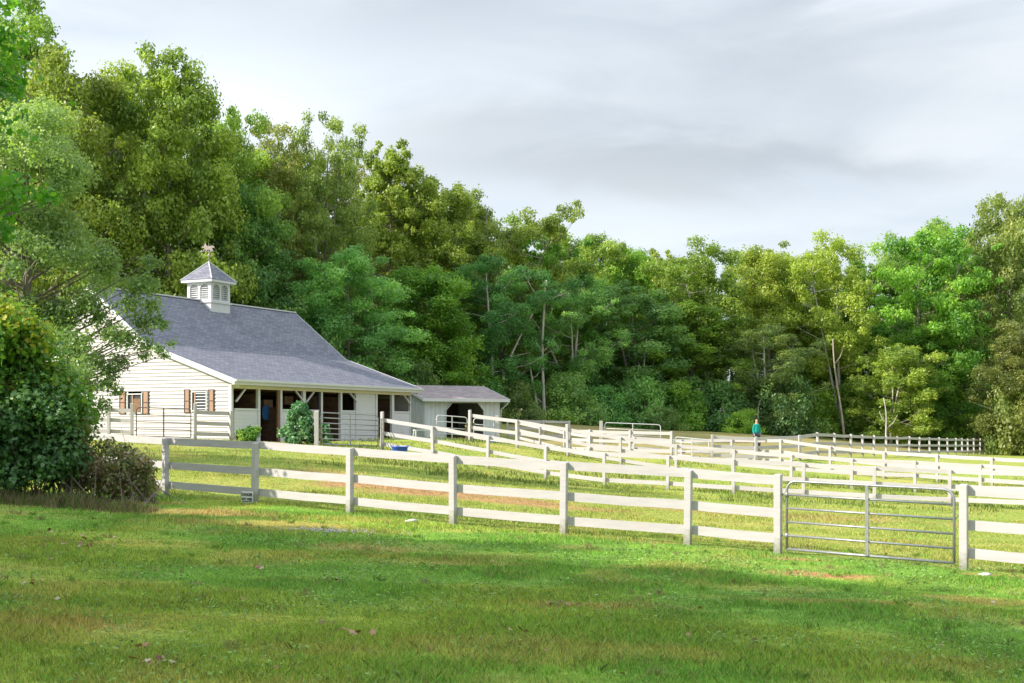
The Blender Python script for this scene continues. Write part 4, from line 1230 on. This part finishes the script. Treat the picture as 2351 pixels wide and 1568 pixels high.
skinned('hair', [(0, -.03, 1.73), (0, -.05, 1.66), (0, -.06, 1.56)], [(0, 1), (1, 2)], [(.075, .08), (.085, .07), .05], M['hair'], pe)
mb = MB()
for s_ in (-1, 1):
    mb.lathe([(.001, -.012), (.012, 0), (.001, .012)], 8, (s_ * .03, .105, 1.665))
mb.lathe([(.001, -.02), (.016, 0), (.001, .03)], 8, (0, .118, 1.635)); mb.build('face_detail', M['hair'], pe, True)

# ------------------------------------------------------------------ tree prototypes
PR = {}
PR['oak'] = tree_data(1, 20, 5.4, .08, 58, 1.0, 0.205, 264, .26, lmat=L['oak'], dome=3)
PR['oak2'] = tree_data(2, 20, 5.6, .12, 56, 1.05, 0.213, 264, .28, split=2, lmat=L['oak'], dome=3.2)
PR['rust'] = tree_data(3, 20, 5.2, .14, 58, .85, 0.19, 208, .24, split=3, lmat=L['rust'], ragged=.35, dome=4)
PR['maple'] = tree_data(4, 15, 4.8, .05, 42, .95, 0.205, 272, .2, lmat=L['maple'], flat=.6, split=1)
PR['maple2'] = tree_data(5, 15, 4.5, .04, 40, 1.0, 0.19, 280, .2, lmat=L['maple'], dome=2.2)
PR['teal'] = tree_data(6, 15, 4.8, .04, 42, 1.05, 0.198, 288, .2, lmat=L['teal'])
PR['teal2'] = tree_data(7, 15, 4.6, .03, 42, .95, 0.182, 280, .2, lmat=L['teal'], flat=.6, split=1)
PR['teal3'] = tree_data(17, 15, 4.2, .06, 46, .7, 0.144, 240, .2, lmat=L['teal'], bmat=M['bark_pale'], flat=.8, split=2, ragged=.45, dome=3.5)
PR['ash'] = tree_data(8, 16, 4.3, .42, 32, .85, 0.182, 256, .2, lmat=L['ash'], bmat=M['bark_red'], ragged=.4, dome=3)
PR['ash2'] = tree_data(9, 16, 4.3, .34, 34, .85, 0.182, 256, .19, split=1, lmat=L['ash'], bmat=M['bark_pale'], ragged=.4, dome=3)
PR['beech'] = tree_data(10, 14, 4.8, .05, 44, .95, 0.19, 288, .22, lmat=L['beech'], dome=2.2)
PR['pine'] = tree_data(12, 16, 3.8, .1, 70, .55, 0.182, 176, .2, flat=.7, lmat=L['ash'], rise=-.1, dome=1.9)
PR['birch'] = tree_data(13, 9, 2.8, .06, 34, .6, 0.144, 256, .1, split=1, lmat=L['oak'], bmat=M['bark_pale'])


def bush_data(seed, R, H, n, rc, leaf, per, lmat, T=DIAMOND, stems=9, flat=.75, sm=None, tintf=None):
    rng = np.random.default_rng(seed); cs = []; rs = []; ti = []
    for i in range(n):
        a = rng.uniform(0, 2 * PI); f = rng.random()**.5; z = rng.random()
        rr = R * f * math.sqrt(max(.05, 1 - (z * .95)**2))
        c = np.array([rr * math.cos(a), rr * math.sin(a), max(rc * .5, H * z - rc * .5)]); cs.append(c); rs.append(rc * rng.uniform(.6, 1.2)); ti.append(rng.random() if tintf is None else tintf(c, rng))
    lv, var, nf, k = clump_leaves(cs, rs, per, leaf, rng, flat, ti, 0, T)
    w = MB()
    for i in range(stems):
        c = cs[i % len(cs)]; w.tube([(rng.normal() * .01, rng.normal() * .01, -.1), tuple(np.array(c) * .5 + rng.normal(size=3) * .1), tuple(c)], [.05, .035, .012], 5, False)
    wm = bpy.data.meshes.new('stems'); wm.from_pydata(w.v, [], w.f); wm.materials.append(sm or M['bark'])
    return wm, fast_mesh('foliage', lv, nf, k, lmat, var)


PR['bush'] = bush_data(21, 2.4, 3.2, 40, .8, 0.167, 240, L['teal'])
PR['bushg'] = bush_data(22, 2.4, 3.4, 40, .8, 0.167, 240, L['maple'])
PR['bushy'] = bush_data(23, 2.4, 3.4, 40, .8, 0.167, 240, L['beech'])
HT = {'oak': 20, 'oak2': 20, 'rust': 20, 'maple': 15, 'maple2': 15, 'teal': 15, 'teal2': 15, 'teal3': 15, 'ash': 16, 'ash2': 16, 'beech': 14, 'pine': 16, 'birch': 9, 'bush': 3.2, 'bushg': 3.4, 'bushy': 3.4}
RR = {'oak': 5.9, 'oak2': 6.1, 'rust': 5.7, 'maple': 5.3, 'maple2': 5, 'teal': 5.6, 'teal2': 5.2, 'teal3': 5, 'ash': 4.8, 'ash2': 4.7, 'beech': 5.8, 'pine': 3.2, 'birch': 3.2, 'bush': 2.8, 'bushg': 2.8, 'bushy': 2.8}
rt = random.Random(5)


def T_(kind, px, topy, Z, wpx, label, name=None, group=None, cat='tree', rz=None):
    """tree with its top at topy, half width wpx in pixels"""
    x = (px - CX) * Z / FPX; z = g1(x, Z); H = CAMZ - (topy - HY) * Z / FPX - z
    s = H / HT[kind]; w = wpx * 1.3 * Z / FPX / RR[kind]
    nm = name or {'oak': 'oak_tree', 'oak2': 'oak_tree', 'rust': 'oak_tree', 'maple': 'maple_tree', 'maple2': 'maple_tree', 'teal': 'broadleaf_tree', 'teal2': 'broadleaf_tree', 'teal3': 'broadleaf_tree', 'ash': 'ash_tree', 'ash2': 'ash_tree', 'beech': 'broadleaf_tree',
                  'pine': 'slender_tree', 'birch': 'birch_tree', 'bush': 'bush', 'bushg': 'bush', 'bushy': 'bush'}[kind]
    pr = ('stems', 'foliage') if 'bush' in kind else ('trunk', 'crown')
    return place_tree(nm, PR[kind], (x, Z, z - .05), (w, w, s), rt.uniform(0, 6.28) if rz is None else rz, label, 'bush' if 'bush' in kind else cat, group, pr)


FR = [  # front rank of the wood, left to right
    ('oak2', -40, -40, 84, 190, 'tall oak rising out of the frame at the top left corner'),
    ('oak', 140, 95, 74, 160, 'olive-green oak with rounded top, first peak of the left wood'),
    ('oak2', 265, 140, 80, 130, 'oak showing sky through its crown, between the two left peaks'),
    ('oak', 385, 98, 77, 150, 'tallest double-topped oak behind the left end of the barn'),
    ('oak2', 500, 235, 84, 110, 'oak stepping down right of the tallest left oak'),
    ('rust', 625, 268, 86, 95, 'rusty-brown thin-topped oak left of the saw-toothed peak'),
    ('rust', 745, 255, 88, 100, 'rusty-brown oak with the saw-toothed peak above the barn roof end'),
    ('teal', 560, 420, 81, 130, 'dark green tree straight behind the cupola and weather vane'),
    ('pine', 885, 312, 96, 75, 'light green feathery-topped tree right of the rusty oaks'),
    ('oak', 1000, 395, 98, 100, 'yellow-green oak in the dip right of the feathery-topped tree'),
    ('oak2', 1120, 425, 101, 105, 'yellow-green spreading oak above the small shed'),
    ('teal2', 790, 560, 84, 130, 'blue-green full tree just behind the sloping barn roof end'),
    ('maple2', 985, 600, 90, 120, 'mid-green tree behind the gap between barn and shed'),
    ('maple', 1255, 492, 104, 95, 'bright green maple with clumpy crown right above the shed'),
    ('oak', 1375, 528, 112, 80, 'brownish round-topped oak on the middle skyline'),
    ('teal3', 1130, 580, 93, 120, 'dark mottled tree straight behind the small shed'),
    ('teal3', 1320, 610, 101, 110, 'dark tree hung with grey vines right of the shed'),
    ('maple2', 1450, 560, 112, 80, 'green tree with small pointed top on the middle skyline'),
    ('pine', 1530, 568, 118, 50, 'narrow spiky dark tree at the lowest point of the skyline'),
    ('teal2', 1455, 640, 106, 120, 'dark teal tree low in the middle of the wood'),
    ('maple2', 1590, 690, 108, 110, 'green tree left of the leaning pale trunk'),
    ('ash2', 1640, 560, 110, 95, 'olive ash with pale forked trunk above the person'),
    ('ash', 1770, 548, 113, 95, 'yellow-olive ash with bare brownish trunk'),
    ('ash2', 1930, 545, 112, 90, 'yellow ash standing behind the tall leaning pale trunk'),
    ('teal3', 1760, 740, 105, 100, 'dark low-branched tree behind the person'),
    ('maple2', 1850, 690, 116, 100, 'green tree filling in between the two tall ash trunks'),
    ('maple', 2110, 510, 114, 115, 'bright green maple rising to the right of the ashes'),
    ('oak2', 2200, 500, 130, 100, 'olive oak beside the tallest right-hand tree'),
    ('beech', 2310, 425, 118, 120, 'tallest pale-leaved tree at the right edge'),
    ('birch', 2045, 780, 106, 90, 'small birch with white forked stems in front of the right wood'),
    ('beech', 2190, 690, 117, 110, 'pale-leaved round tree low at the right wood edge'),
    ('maple2', 2120, 740, 112, 100, 'vivid green bushy tree beside the small birch'),
    ('beech', 2370, 720, 103, 120, 'pale bushy tree leaning in at the right frame edge'),
]
for f_ in FR:
    T_(f_[0], f_[1], f_[2], f_[3], f_[4], f_[5])
BK = [('oak', 60, 170, 92, 150), ('teal', 220, 240, 95, 150), ('oak2', 400, 240, 95, 150), ('teal', 540, 330, 98, 130), ('oak', 680, 340, 102, 120), ('rust', 820, 370, 106, 110), ('oak', 940, 420, 112, 110),
      ('teal', 1060, 470, 116, 110), ('oak2', 1180, 500, 120, 100), ('oak', 1300, 545, 124, 90), ('maple', 1400, 575, 128, 85), ('oak', 1490, 590, 130, 80), ('maple2', 1580, 585, 130, 80), ('oak2', 1680, 580, 128, 80),
      ('teal', 1780, 585, 126, 90), ('oak', 1870, 575, 124, 85), ('maple', 1980, 585, 122, 85), ('oak', 2060, 570, 122, 85), ('teal', 2160, 560, 136, 95), ('oak2', 2260, 520, 138, 100), ('oak', 2380, 500, 136, 100),
      ('oak', -120, 60, 85, 200)]
for k, (kd, px, ty, Z, w_) in enumerate(BK):
    T_(kd, px, ty, Z, w_, 'tree in the back rows filling the wood behind the front trees', 'wood_tree', 'trees in the back rows of the wood')
BS = [('bush', 870, 800, 83, 75, 'dark bush behind the right end of the barn roof'), ('bush', 960, 820, 86, 70, 'dark bush showing above the shed roof'), ('bushg', 1060, 800, 90, 75, 'green bush behind the shed roof'),
      ('bush', 1180, 870, 92, 60, 'dark bush at the right corner of the shed'), ('bush', 1300, 850, 97, 75, 'dark bush above the short far pen fence'), ('bush', 1380, 880, 99, 60, 'dark bush left of the open far gate'),
      ('bush', 1470, 860, 101, 70, 'dark bush above the open far gate'), ('bushg', 1560, 870, 102, 65, 'green bush above the low arena gate'), ('bush', 1650, 870, 104, 70, 'dark bush left of the person'),
      ('bush', 1800, 850, 104, 75, 'dark bush right of the person'), ('bushg', 1880, 880, 110, 60, 'green bush under the yellow ash'), ('bushg', 1975, 870, 112, 65, 'green bush between the tall leaning trunk and the birch'),
      ('bushg', 2070, 900, 112, 60, 'green bush under the small birch'), ('bushg', 2160, 880, 113, 60, 'green bush at the far arena corner'), ('bushy', 2235, 870, 114, 70, 'pale bush at the arena fence end'),
      ('bushy', 2330, 860, 103, 62, 'big pale bush at the right edge'), ('bushy', 2410, 850, 100, 90, 'pale bush cut by the right frame edge'), ('bush', 640, 700, 80, 90, 'dark bush behind the barn ridge'),
      ('bush', 740, 740, 81, 80, 'dark bush behind the upper roof slope end'), ('bush', 1520, 930, 99, 45, 'small dark bush behind the low gate'), ('bushg', 1710, 935, 101, 40, 'small green bush beside the person')]
for kd, px, ty, Z, w_, lb in BS:
    T_(kd, px, ty, Z, w_, lb)


# bare pale trunks standing at the wood edge
def dead_trunk(px, by, ty, Z, lean, r, label, mat, forks=()):
    a = P(px, by, Z); zg = g1(a.x, a.y); H = CAMZ - (ty - HY) * Z / FPX - zg
    e = empty('bare_tree', (a.x, a.y, zg), 0, label, 'tree'); lx = lean * Z / FPX
    pts = [(lx * f + .12 * math.sin(5 * f + px), .1 * math.sin(3 * f), H * f - .1) for f in [i / 8 for i in range(9)]]
    MB().tube(pts, [r * (1 - .6 * i / 8) for i in range(9)], 8).build('trunk', mat, e, True)
    for (f, dx, dz) in forks:
        p = Vector(pts[int(f * 8)]); q = p + Vector((dx, .2, dz))
        MB().tube([p, p.lerp(q, .5) + Vector((dx * .1, 0, -.1)), q], [r * .5, r * .35, r * .12], 6).build('branch', mat, e, True)


dead_trunk(1246, 985, 640, 95, 6, .13, 'tall dead grey-white trunk in front of the maple right of the shed', M['bark_pale'], ((.6, -.6, 1.2), (.5, .9, 1.2)))
dead_trunk(1232, 985, 805, 95, -14, .11, 'leaning grey-white trunk right of the shed', M['bark_pale'], ((.7, .6, .7), (.4, 1.0, -.9)))
dead_trunk(1478, 985, 775, 104, 6, .10, 'forked pale trunk in the middle of the wood', M['bark_pale'], ((.6, .9, 2.0), (.7, -.5, 1.2)))
dead_trunk(1718, 992, 938, 103, -10, .13, 'short pale trunk curving left of the person', M['bark_pale'])
dead_trunk(1742, 992, 915, 103.5, 3, .12, 'straight grey trunk right behind the person', M['bark_pale'])
dead_trunk(1936, 1004, 775, 106, -22, .11, 'tall pale trunk leaning slightly left before the yellow ash', M['bark_red'], ((.8, .8, 1.4),))
dead_trunk(2040, 1005, 910, 102, -12, .08, 'thin white birch stem at the arena corner', M['bark_pale'], ((.4, 1.0, 1.2), (.6, -.5, .9)))

# ------------------------------------------------------------------ left: grey-green tree overlapping the barn, shrubs
def env_tree(seed, cs, rs, per, leaf, mats, T, tintf=None, trunk=None, flat=.8, tr=.2, fill=.35, br=True, upb=.35):
    rng = np.random.default_rng(seed)
    ti = [tintf(c, rng) if tintf else rng.random() for c in cs]
    lv, var, nf, k = clump_leaves(cs, rs, per, leaf, rng, flat, ti, 0, T, fill=fill, upb=upb)
    w = MB()
    if trunk:
        w.tube(trunk, [tr * (1 - .75 * i / (len(trunk) - 1)) for i in range(len(trunk))], 8)
        tp = np.array(trunk)
        if br:
            for c in cs:
                c = np.array(c)
                zi = max(tp[1, 2], min(tp[-1, 2], c[2] - .5 * math.hypot(c[0] - tp[1, 0], c[1] - tp[1, 1])))
                o = np.array([np.interp(zi, tp[:, 2], tp[:, 0]), np.interp(zi, tp[:, 2], tp[:, 1]), zi])
                mid = (o + c) / 2 + rng.normal(size=3) * .15
                w.tube([o, mid, c], [tr * .2, tr * .12, tr * .03], 5, False)
    wm = bpy.data.meshes.new('trunk'); wm.from_pydata(w.v, [], w.f); wm.materials.append(mats[0])
    return wm, fast_mesh('crown', lv, nf, k, mats[1], var)


rl = np.random.default_rng(44)
base = P(40, 1090, 37); base.z = g1(base.x, base.y)


def px2l(px, py, Z): v = P(px, py, Z) - base; return np.array([v.x, v.y, v.z])


cs = []; rs = []
out = [(0, 240), (60, 225), (130, 255), (180, 300), (150, 340), (190, 380), (215, 440), (250, 500), (270, 540), (300, 570), (325, 640), (330, 690)]
tries = 0
while len(cs) < 190 and tries < 9000:
    tries += 1
    py = rl.uniform(240, 980)
    xr = np.interp(py, [225, 260, 300, 380, 470, 560, 620, 700, 760, 860, 980], [90, 150, 185, 200, 235, 280, 315, 310, 290, 235, 190])
    px = rl.uniform(-260, xr - 22)
    Z = 37 + rl.normal() * 1.6
    cs.append(px2l(px, py, Z)); rs.append(rl.uniform(.35, .72))
# sprays hanging over the barn
for (px, py, r) in ((345, 600, .3), (335, 650, .35), (350, 700, .3), (330, 740, .35), (360, 735, .28), (300, 780, .35), (335, 790, .25), (375, 745, .18), (300, 700, .4), (280, 830, .3), (265, 770, .35), (330, 815, .2),
                    (365, 800, .2), (380, 815, .15), (250, 880, .3), (270, 900, .2), (235, 930, .28), (255, 850, .3), (215, 960, .3), (395, 790, .14), (350, 660, .22), (228, 830, .35), (222, 720, .45), (310, 655, .4)):
    cs.append(px2l(px, py, 36.5 + rl.normal() * .6)); rs.append(r * 1.15)
trunk = [(0, 0, -.2), (.2, 0, 2), (.1, .2, 4), (.4, 0, 6.2), (.2, 0, 8.5)]
tf = lambda c, r: float(np.clip(.25 + .6 * sstep(4.5, 10, c[2]) + r.normal() * .18, 0, 1))  # leaf tint brightens up the crown: its sunlit top put into colour
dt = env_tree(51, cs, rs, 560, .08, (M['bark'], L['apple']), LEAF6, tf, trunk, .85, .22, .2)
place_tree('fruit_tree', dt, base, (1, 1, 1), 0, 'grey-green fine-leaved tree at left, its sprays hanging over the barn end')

# vine-covered thicket, yellowing shrub, dry bramble
def thicket(name, label, Z0, region, n, rr, per, leaf, mats, T, seed, tintf=None, depth=1.0, stems=0, cat='shrub', bpx=100):
    rng = np.random.default_rng(seed)
    b = P(bpx, 1130, Z0); b.z = g1(b.x, b.y); cs = []; rs = []
    xs, tops, bots = region
    while len(cs) < n:
        px = rng.uniform(xs[0], xs[-1]); t = np.interp(px, xs, tops); bo = np.interp(px, xs, bots)
        py = rng.uniform(t + 18, bo); r = rng.uniform(*rr); Z = Z0 + abs(rng.normal()) * depth * (1 if rng.random() < .7 else -.25)
        v = P(px, py, Z); zg = g1(v.x, v.y); v.z = max(v.z, zg + r * .4)
        v -= b; cs.append(np.array(v)); rs.append(r)
    ti = [tintf(c, rng) if tintf else rng.random() for c in cs]
    lv, var, nf, k = clump_leaves(cs, rs, per, leaf, rng, .85, ti, 0, T, fill=.3)
    w = MB()
    for i in range(stems):
        c = cs[rng.integers(len(cs))]; o = np.array([c[0] + rng.normal() * .5, c[1] + rng.normal() * .3, 0.]); o[2] = g1(b.x + o[0], b.y + o[1]) - b.z - .05
        pts = [o, (o + c) / 2 + rng.normal(size=3) * .18, c + rng.normal(size=3) * .15 + np.array([0, 0, .1])]
        w.tube(pts, [.012, .008, .003], 5, False)
    wm = bpy.data.meshes.new('stems'); wm.from_pydata(w.v, [], w.f); wm.materials.append(mats[0])
    return place_tree(name, (wm, fast_mesh('foliage', lv, nf, k, mats[1], var)), b, (1, 1, 1), 0, label, cat, None, ('stems', 'foliage'))


M['twig'] = surf('twig_bark', (.14, .10, .09), (.30, .24, .22), (5, 5, 5), .8, .1)
tfv = lambda c, r: float(np.clip(.34 + .8 * sstep(2.6, 3.7, c[2]) + r.normal() * .2, 0, 1))  # yellow rises with height: sunlight on the top put into leaf colour
thicket('vine_thicket', 'tall vine-covered shrub with yellow, sunlit-tinted leaf tops at the left edge', 25.3, ([-190, -90, 0, 40, 90, 130, 165], [900, 740, 682, 715, 755, 820, 880], [1080, 1050, 1000, 1000, 990, 980, 960]), 125, (.28, .52), 300, .098,
        (M['bark'], L['grape']), LOBED, 61, tfv, .9, 30)
thicket('vine_shrub', 'dark green shrub with bright leaves under the tall vine thicket', 24.9, ([-200, 0, 60, 110, 145, 172], [900, 870, 870, 890, 930, 990], [1110, 1110, 1105, 1100, 1090, 1080]), 120, (.25, .45), 240, .085,
        (M['twig'], L['grapedark']), LOBED, 62, lambda c, r: float(np.clip(.15 + .25 * r.random() + .3 * sstep(1.6, 2.2, c[2]), 0, 1)), .8, 60)
thicket('yellowing_shrub', 'shrub with orange and yellow leaves between vine thicket and barn fence', 25.4, ([0, 60, 110, 150, 185], [850, 862, 890, 915, 960], [905, 925, 935, 945, 1000]), 34, (.16, .3), 90, .11, (M['twig'], L['yellowing']), LOBED, 63, None, .5, 18)
thicket('bramble', 'straggly brown bramble with bare purple twigs at the left end of the near fence', 25.2, ([140, 190, 250, 310, 360], [950, 960, 985, 1015, 1085], [1120, 1125, 1128, 1130, 1132]), 105, (.10, .25), 60, .065,
        (M['twig'], L['dry']), LEAF6, 64, None, .6, 70)
thicket('yellowing_shrub', 'small yellow-leaved shrub against the leftmost fence rails', 26.2, ([225, 260, 300, 345], [1040, 1050, 1065, 1095], [1128, 1130, 1130, 1132]), 26, (.12, .22), 55, .085, (M['twig'], L['yellowing']), LEAF6, 65, None, .5, 20)
# small tree stem in thicket for the fore area: tall weed
# shrubs at the barn front
def small_shrub(px, by, Z, Rpx, Hpx, n, lmat, label, seed, leaf=.1, per=90, name='shrub'):
    v = P(px, by, Z); z = g1(v.x, v.y); R = Rpx * Z / FPX; H = Hpx * Z / FPX
    d = bush_data(seed, R, H, n, R * .32, leaf, per, lmat, LEAF6, 10, .9)
    return place_tree(name, d, (v.x, v.y, z), (1, 1, 1), 0, label, 'shrub', None, ('stems', 'foliage'))


small_shrub(690, 1018, 52.5, 42, 92, 46, L['shrub'], 'tall green shrub growing against the barn front between the doorways', 71, .11, 150)
small_shrub(745, 1016, 52, 20, 50, 16, L['shrub'], 'small green shrub behind the left end of the barn gate', 72)
small_shrub(548, 1012, 53.5, 11, 55, 10, L['shrub'], 'thin upright weed at the barn corner post', 73, .09)
small_shrub(578, 1014, 52.5, 28, 34, 20, L['grape'], 'low bright green weeds at the foot of the first stall wall', 74, .09)
small_shrub(1080, 1016, 60, 14, 46, 14, L['dry'], 'reddish-brown dry shrub in front of the shed gates', 75, .08)

# ------------------------------------------------------------------ shade trees standing left of the frame
PR['shade'] = tree_data(31, 13, 4.6, .2, 34, 1.15, .24, 260, .25, lmat=L['maple'], T=LEAF6)
SH = [(-28, 18.6, 11.5, 4.6), (-24, 15.0, 11.5, 4.0), (-17, 8.8, 12, 4.6), (-24, 10, 14, 5.5), (-17, 4.5, 13, 5.2), (-24, 1, 14, 5.5), (-16, -3, 13.5, 5.5), (-13, 5.5, 8.5, 3.6), (-11, -1, 9, 4), (-24, -8, 14, 6), (-14, -9, 13, 5.5)]
lbs = ['shade tree left of the lawn, farthest from the camera', 'shade tree second farthest left of the lawn', 'shade tree beside the left thicket', 'tall shade tree in the second row on the left', 'shade tree level with the front lawn on the left',
       'tall shade tree far left of the camera', 'shade tree left and just behind the camera', 'small shade tree nearest the left frame edge', 'small shade tree beside the camera on the left', 'big shade tree far behind on the left', 'shade tree well behind the camera']
for (x, y, H, R), lb in zip(SH, lbs):
    place_tree('maple_tree', PR['shade'], (x, y, g1(x, y) - .05), (R / 5.4, R / 5.4, H / 13), rt.uniform(0, 6), lb, 'tree')
# near branch reaching into the picture at left
bx0 = Vector((-7.2, 12.4, 0)); bx0.z = g1(bx0.x, bx0.y)
cs = []; rs = []
for (px, py, Z, r) in ((20, 430, 12, .28), (60, 440, 12, .22), (100, 450, 12.1, .16), (125, 462, 12.1, .1), (15, 480, 12.2, .2), (-40, 440, 12.2, .4), (-90, 400, 12.4, .5), (5, 520, 12, .14), (15, 545, 12, .09), (-20, 500, 12, .2),
                       (10, 150, 13, .28), (30, 190, 13, .18), (-30, 200, 13, .4), (0, 90, 13, .3), (40, 210, 13.1, .1), (-120, 250, 12.6, .7), (-150, 420, 12.4, .6), (-160, 100, 12.8, .8), (-200, -50, 12.6, .9), (-280, 200, 12.6, 1), (-300, 450, 12.4, .9),
                       (-350, 0, 12.5, 1.1), (-420, 300, 12.5, 1.0), (15, 10, 13, .2)):
    v = P(px, py, Z) - bx0; cs.append(np.array(v)); rs.append(r)
dt = env_tree(52, cs, rs, 170, .072, (M['bark'], L['near']), LOBED, None, [(0, 0, -.2), (0, 0, 2), (.1, .1, 3.5), (.2, .2, 5.5), (.1, .3, 7)], .6, .14, .2)
place_tree('maple_tree', dt, bx0, (1, 1, 1), 0, 'near tree at the left edge, bright green leafy branch reaching in')

# ------------------------------------------------------------------ light and sky
sun_v = Vector((-1.314, -.406, .79)).normalized()
sd = bpy.data.lights.new('sun', 'SUN'); sd.energy = 5.0; sd.angle = math.radians(.6); sd.color = (1.0, .895, .79)
so = bpy.data.objects.new('sun', sd); COL.objects.link(so); so.rotation_euler = sun_v.to_track_quat('Z', 'Y').to_euler()
w = bpy.data.worlds.new('World'); S.world = w; w.use_nodes = True; nt = w.node_tree; nt.nodes.clear()
ou = N(nt, 'OutputWorld'); bg = N(nt, 'Background', ins={'Strength': .1})
sky = N(nt, 'TexSky', sky_type='NISHITA'); sky.sun_disc = False; sky.sun_elevation = math.asin(sun_v.z); sky.sun_rotation = math.atan2(sun_v.x, sun_v.y)
sky.air_density = 1.0; sky.dust_density = 1.5
tc = N(nt, 'TexCoord')
sep = N(nt, 'SeparateXYZ'); nt.links.new(tc.outputs['Generated'], sep.inputs[0])
mp = N(nt, 'Mapping', ins={'Scale': (1.0, 1.0, 3.6), 'Location': (.35, .2, .15), 'Rotation': (0, -.12, .2)}); nt.links.new(tc.outputs['Generated'], mp.inputs[0])
n1 = N(nt, 'TexNoise', ins={'Scale': 1.9, 'Detail': 9, 'Roughness': .5, 'Distortion': .35}); nt.links.new(mp.outputs[0], n1.inputs['Vector'])
n2 = N(nt, 'TexNoise', ins={'Scale': 4.6, 'Detail': 8, 'Roughness': .55, 'Distortion': .6}); nt.links.new(mp.outputs[0], n2.inputs['Vector'])
mxn = N(nt, 'Mix', data_type='FLOAT', ins={0: .5}); nt.links.new(n1.outputs[0], mxn.inputs[2]); nt.links.new(n2.outputs[0], mxn.inputs[3])
cr = ramp(nt, [(.30, (4.5, 5.05, 5.65)), (.44, (5.25, 5.8, 6.4)), (.54, (5.95, 6.45, 6.95)), (.68, (6.9, 7.2, 7.5))]); nt.links.new(mxn.outputs[0], cr.inputs[0])


def mth(op, a, b=None, c=None):
    n = N(nt, 'Math', operation=op)
    for i_, v in enumerate((a, b, c)):
        if v is None: continue
        if isinstance(v, (int, float)): n.inputs[i_].default_value = v
        else: nt.links.new(v, n.inputs[i_])
    return n.outputs[0]


wob = mth('MULTIPLY', mth('SUBTRACT', n2.outputs[0], .5), .10)
wob2 = mth('MULTIPLY', mth('SUBTRACT', n1.outputs[0], .5), .35)


def puff(az, el, sa, se, k):
    """cloud bank at a compass direction and height in the sky"""
    x0 = math.sin(math.radians(az)); z0 = math.sin(math.radians(el))
    dx = mth('DIVIDE', mth('SUBTRACT', mth('ADD', sep.outputs[0], wob2), x0), math.sin(math.radians(sa)))
    dz = mth('DIVIDE', mth('SUBTRACT', mth('ADD', sep.outputs[2], wob), z0), math.sin(math.radians(se)))
    g = mth('EXPONENT', mth('MULTIPLY', mth('ADD', mth('MULTIPLY', dx, dx), mth('MULTIPLY', dz, dz)), -1))
    return mth('MULTIPLY', mth('MULTIPLY', g, mth('GREATER_THAN', sep.outputs[1], 0)), k)


tot = None
for q in ((5, 11.2, 8, 1.1, -.20), (1, 13.2, 5, 1.2, -.16), (13, 15, 9, 4, -.17), (15, 10.8, 6, .9, -.16), (-11, 13.5, 6, 2.0, .22), (4, 8.4, 9, 1.4, .07), (-3, 17.5, 6, 1.4, -.10), (16, 18.2, 6, .8, .10)):
    p_ = puff(*q); tot = p_ if tot is None else mth('ADD', tot, p_)
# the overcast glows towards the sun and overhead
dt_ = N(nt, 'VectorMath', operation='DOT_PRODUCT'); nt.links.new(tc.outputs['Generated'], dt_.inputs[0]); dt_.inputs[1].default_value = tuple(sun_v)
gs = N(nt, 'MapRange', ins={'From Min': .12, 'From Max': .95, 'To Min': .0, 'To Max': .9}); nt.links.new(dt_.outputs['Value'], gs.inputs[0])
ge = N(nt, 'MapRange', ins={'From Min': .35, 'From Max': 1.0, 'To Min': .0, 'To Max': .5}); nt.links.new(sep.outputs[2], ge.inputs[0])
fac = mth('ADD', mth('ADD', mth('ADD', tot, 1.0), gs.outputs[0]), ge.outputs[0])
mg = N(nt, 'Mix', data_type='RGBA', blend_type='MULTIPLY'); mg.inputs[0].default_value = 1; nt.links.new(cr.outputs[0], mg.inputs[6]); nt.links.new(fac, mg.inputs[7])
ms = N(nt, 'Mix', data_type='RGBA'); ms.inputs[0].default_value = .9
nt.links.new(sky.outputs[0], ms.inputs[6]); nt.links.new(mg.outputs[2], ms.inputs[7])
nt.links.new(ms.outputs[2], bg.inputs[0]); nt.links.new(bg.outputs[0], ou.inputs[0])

S.view_settings.view_transform = 'Standard'; S.view_settings.look = 'None'; S.view_settings.gamma = 1; S.view_settings.exposure = 0.58
S.cycles.max_bounces = 8; S.cycles.diffuse_bounces = 4; S.cycles.transmission_bounces = 4; S.cycles.use_denoising = True
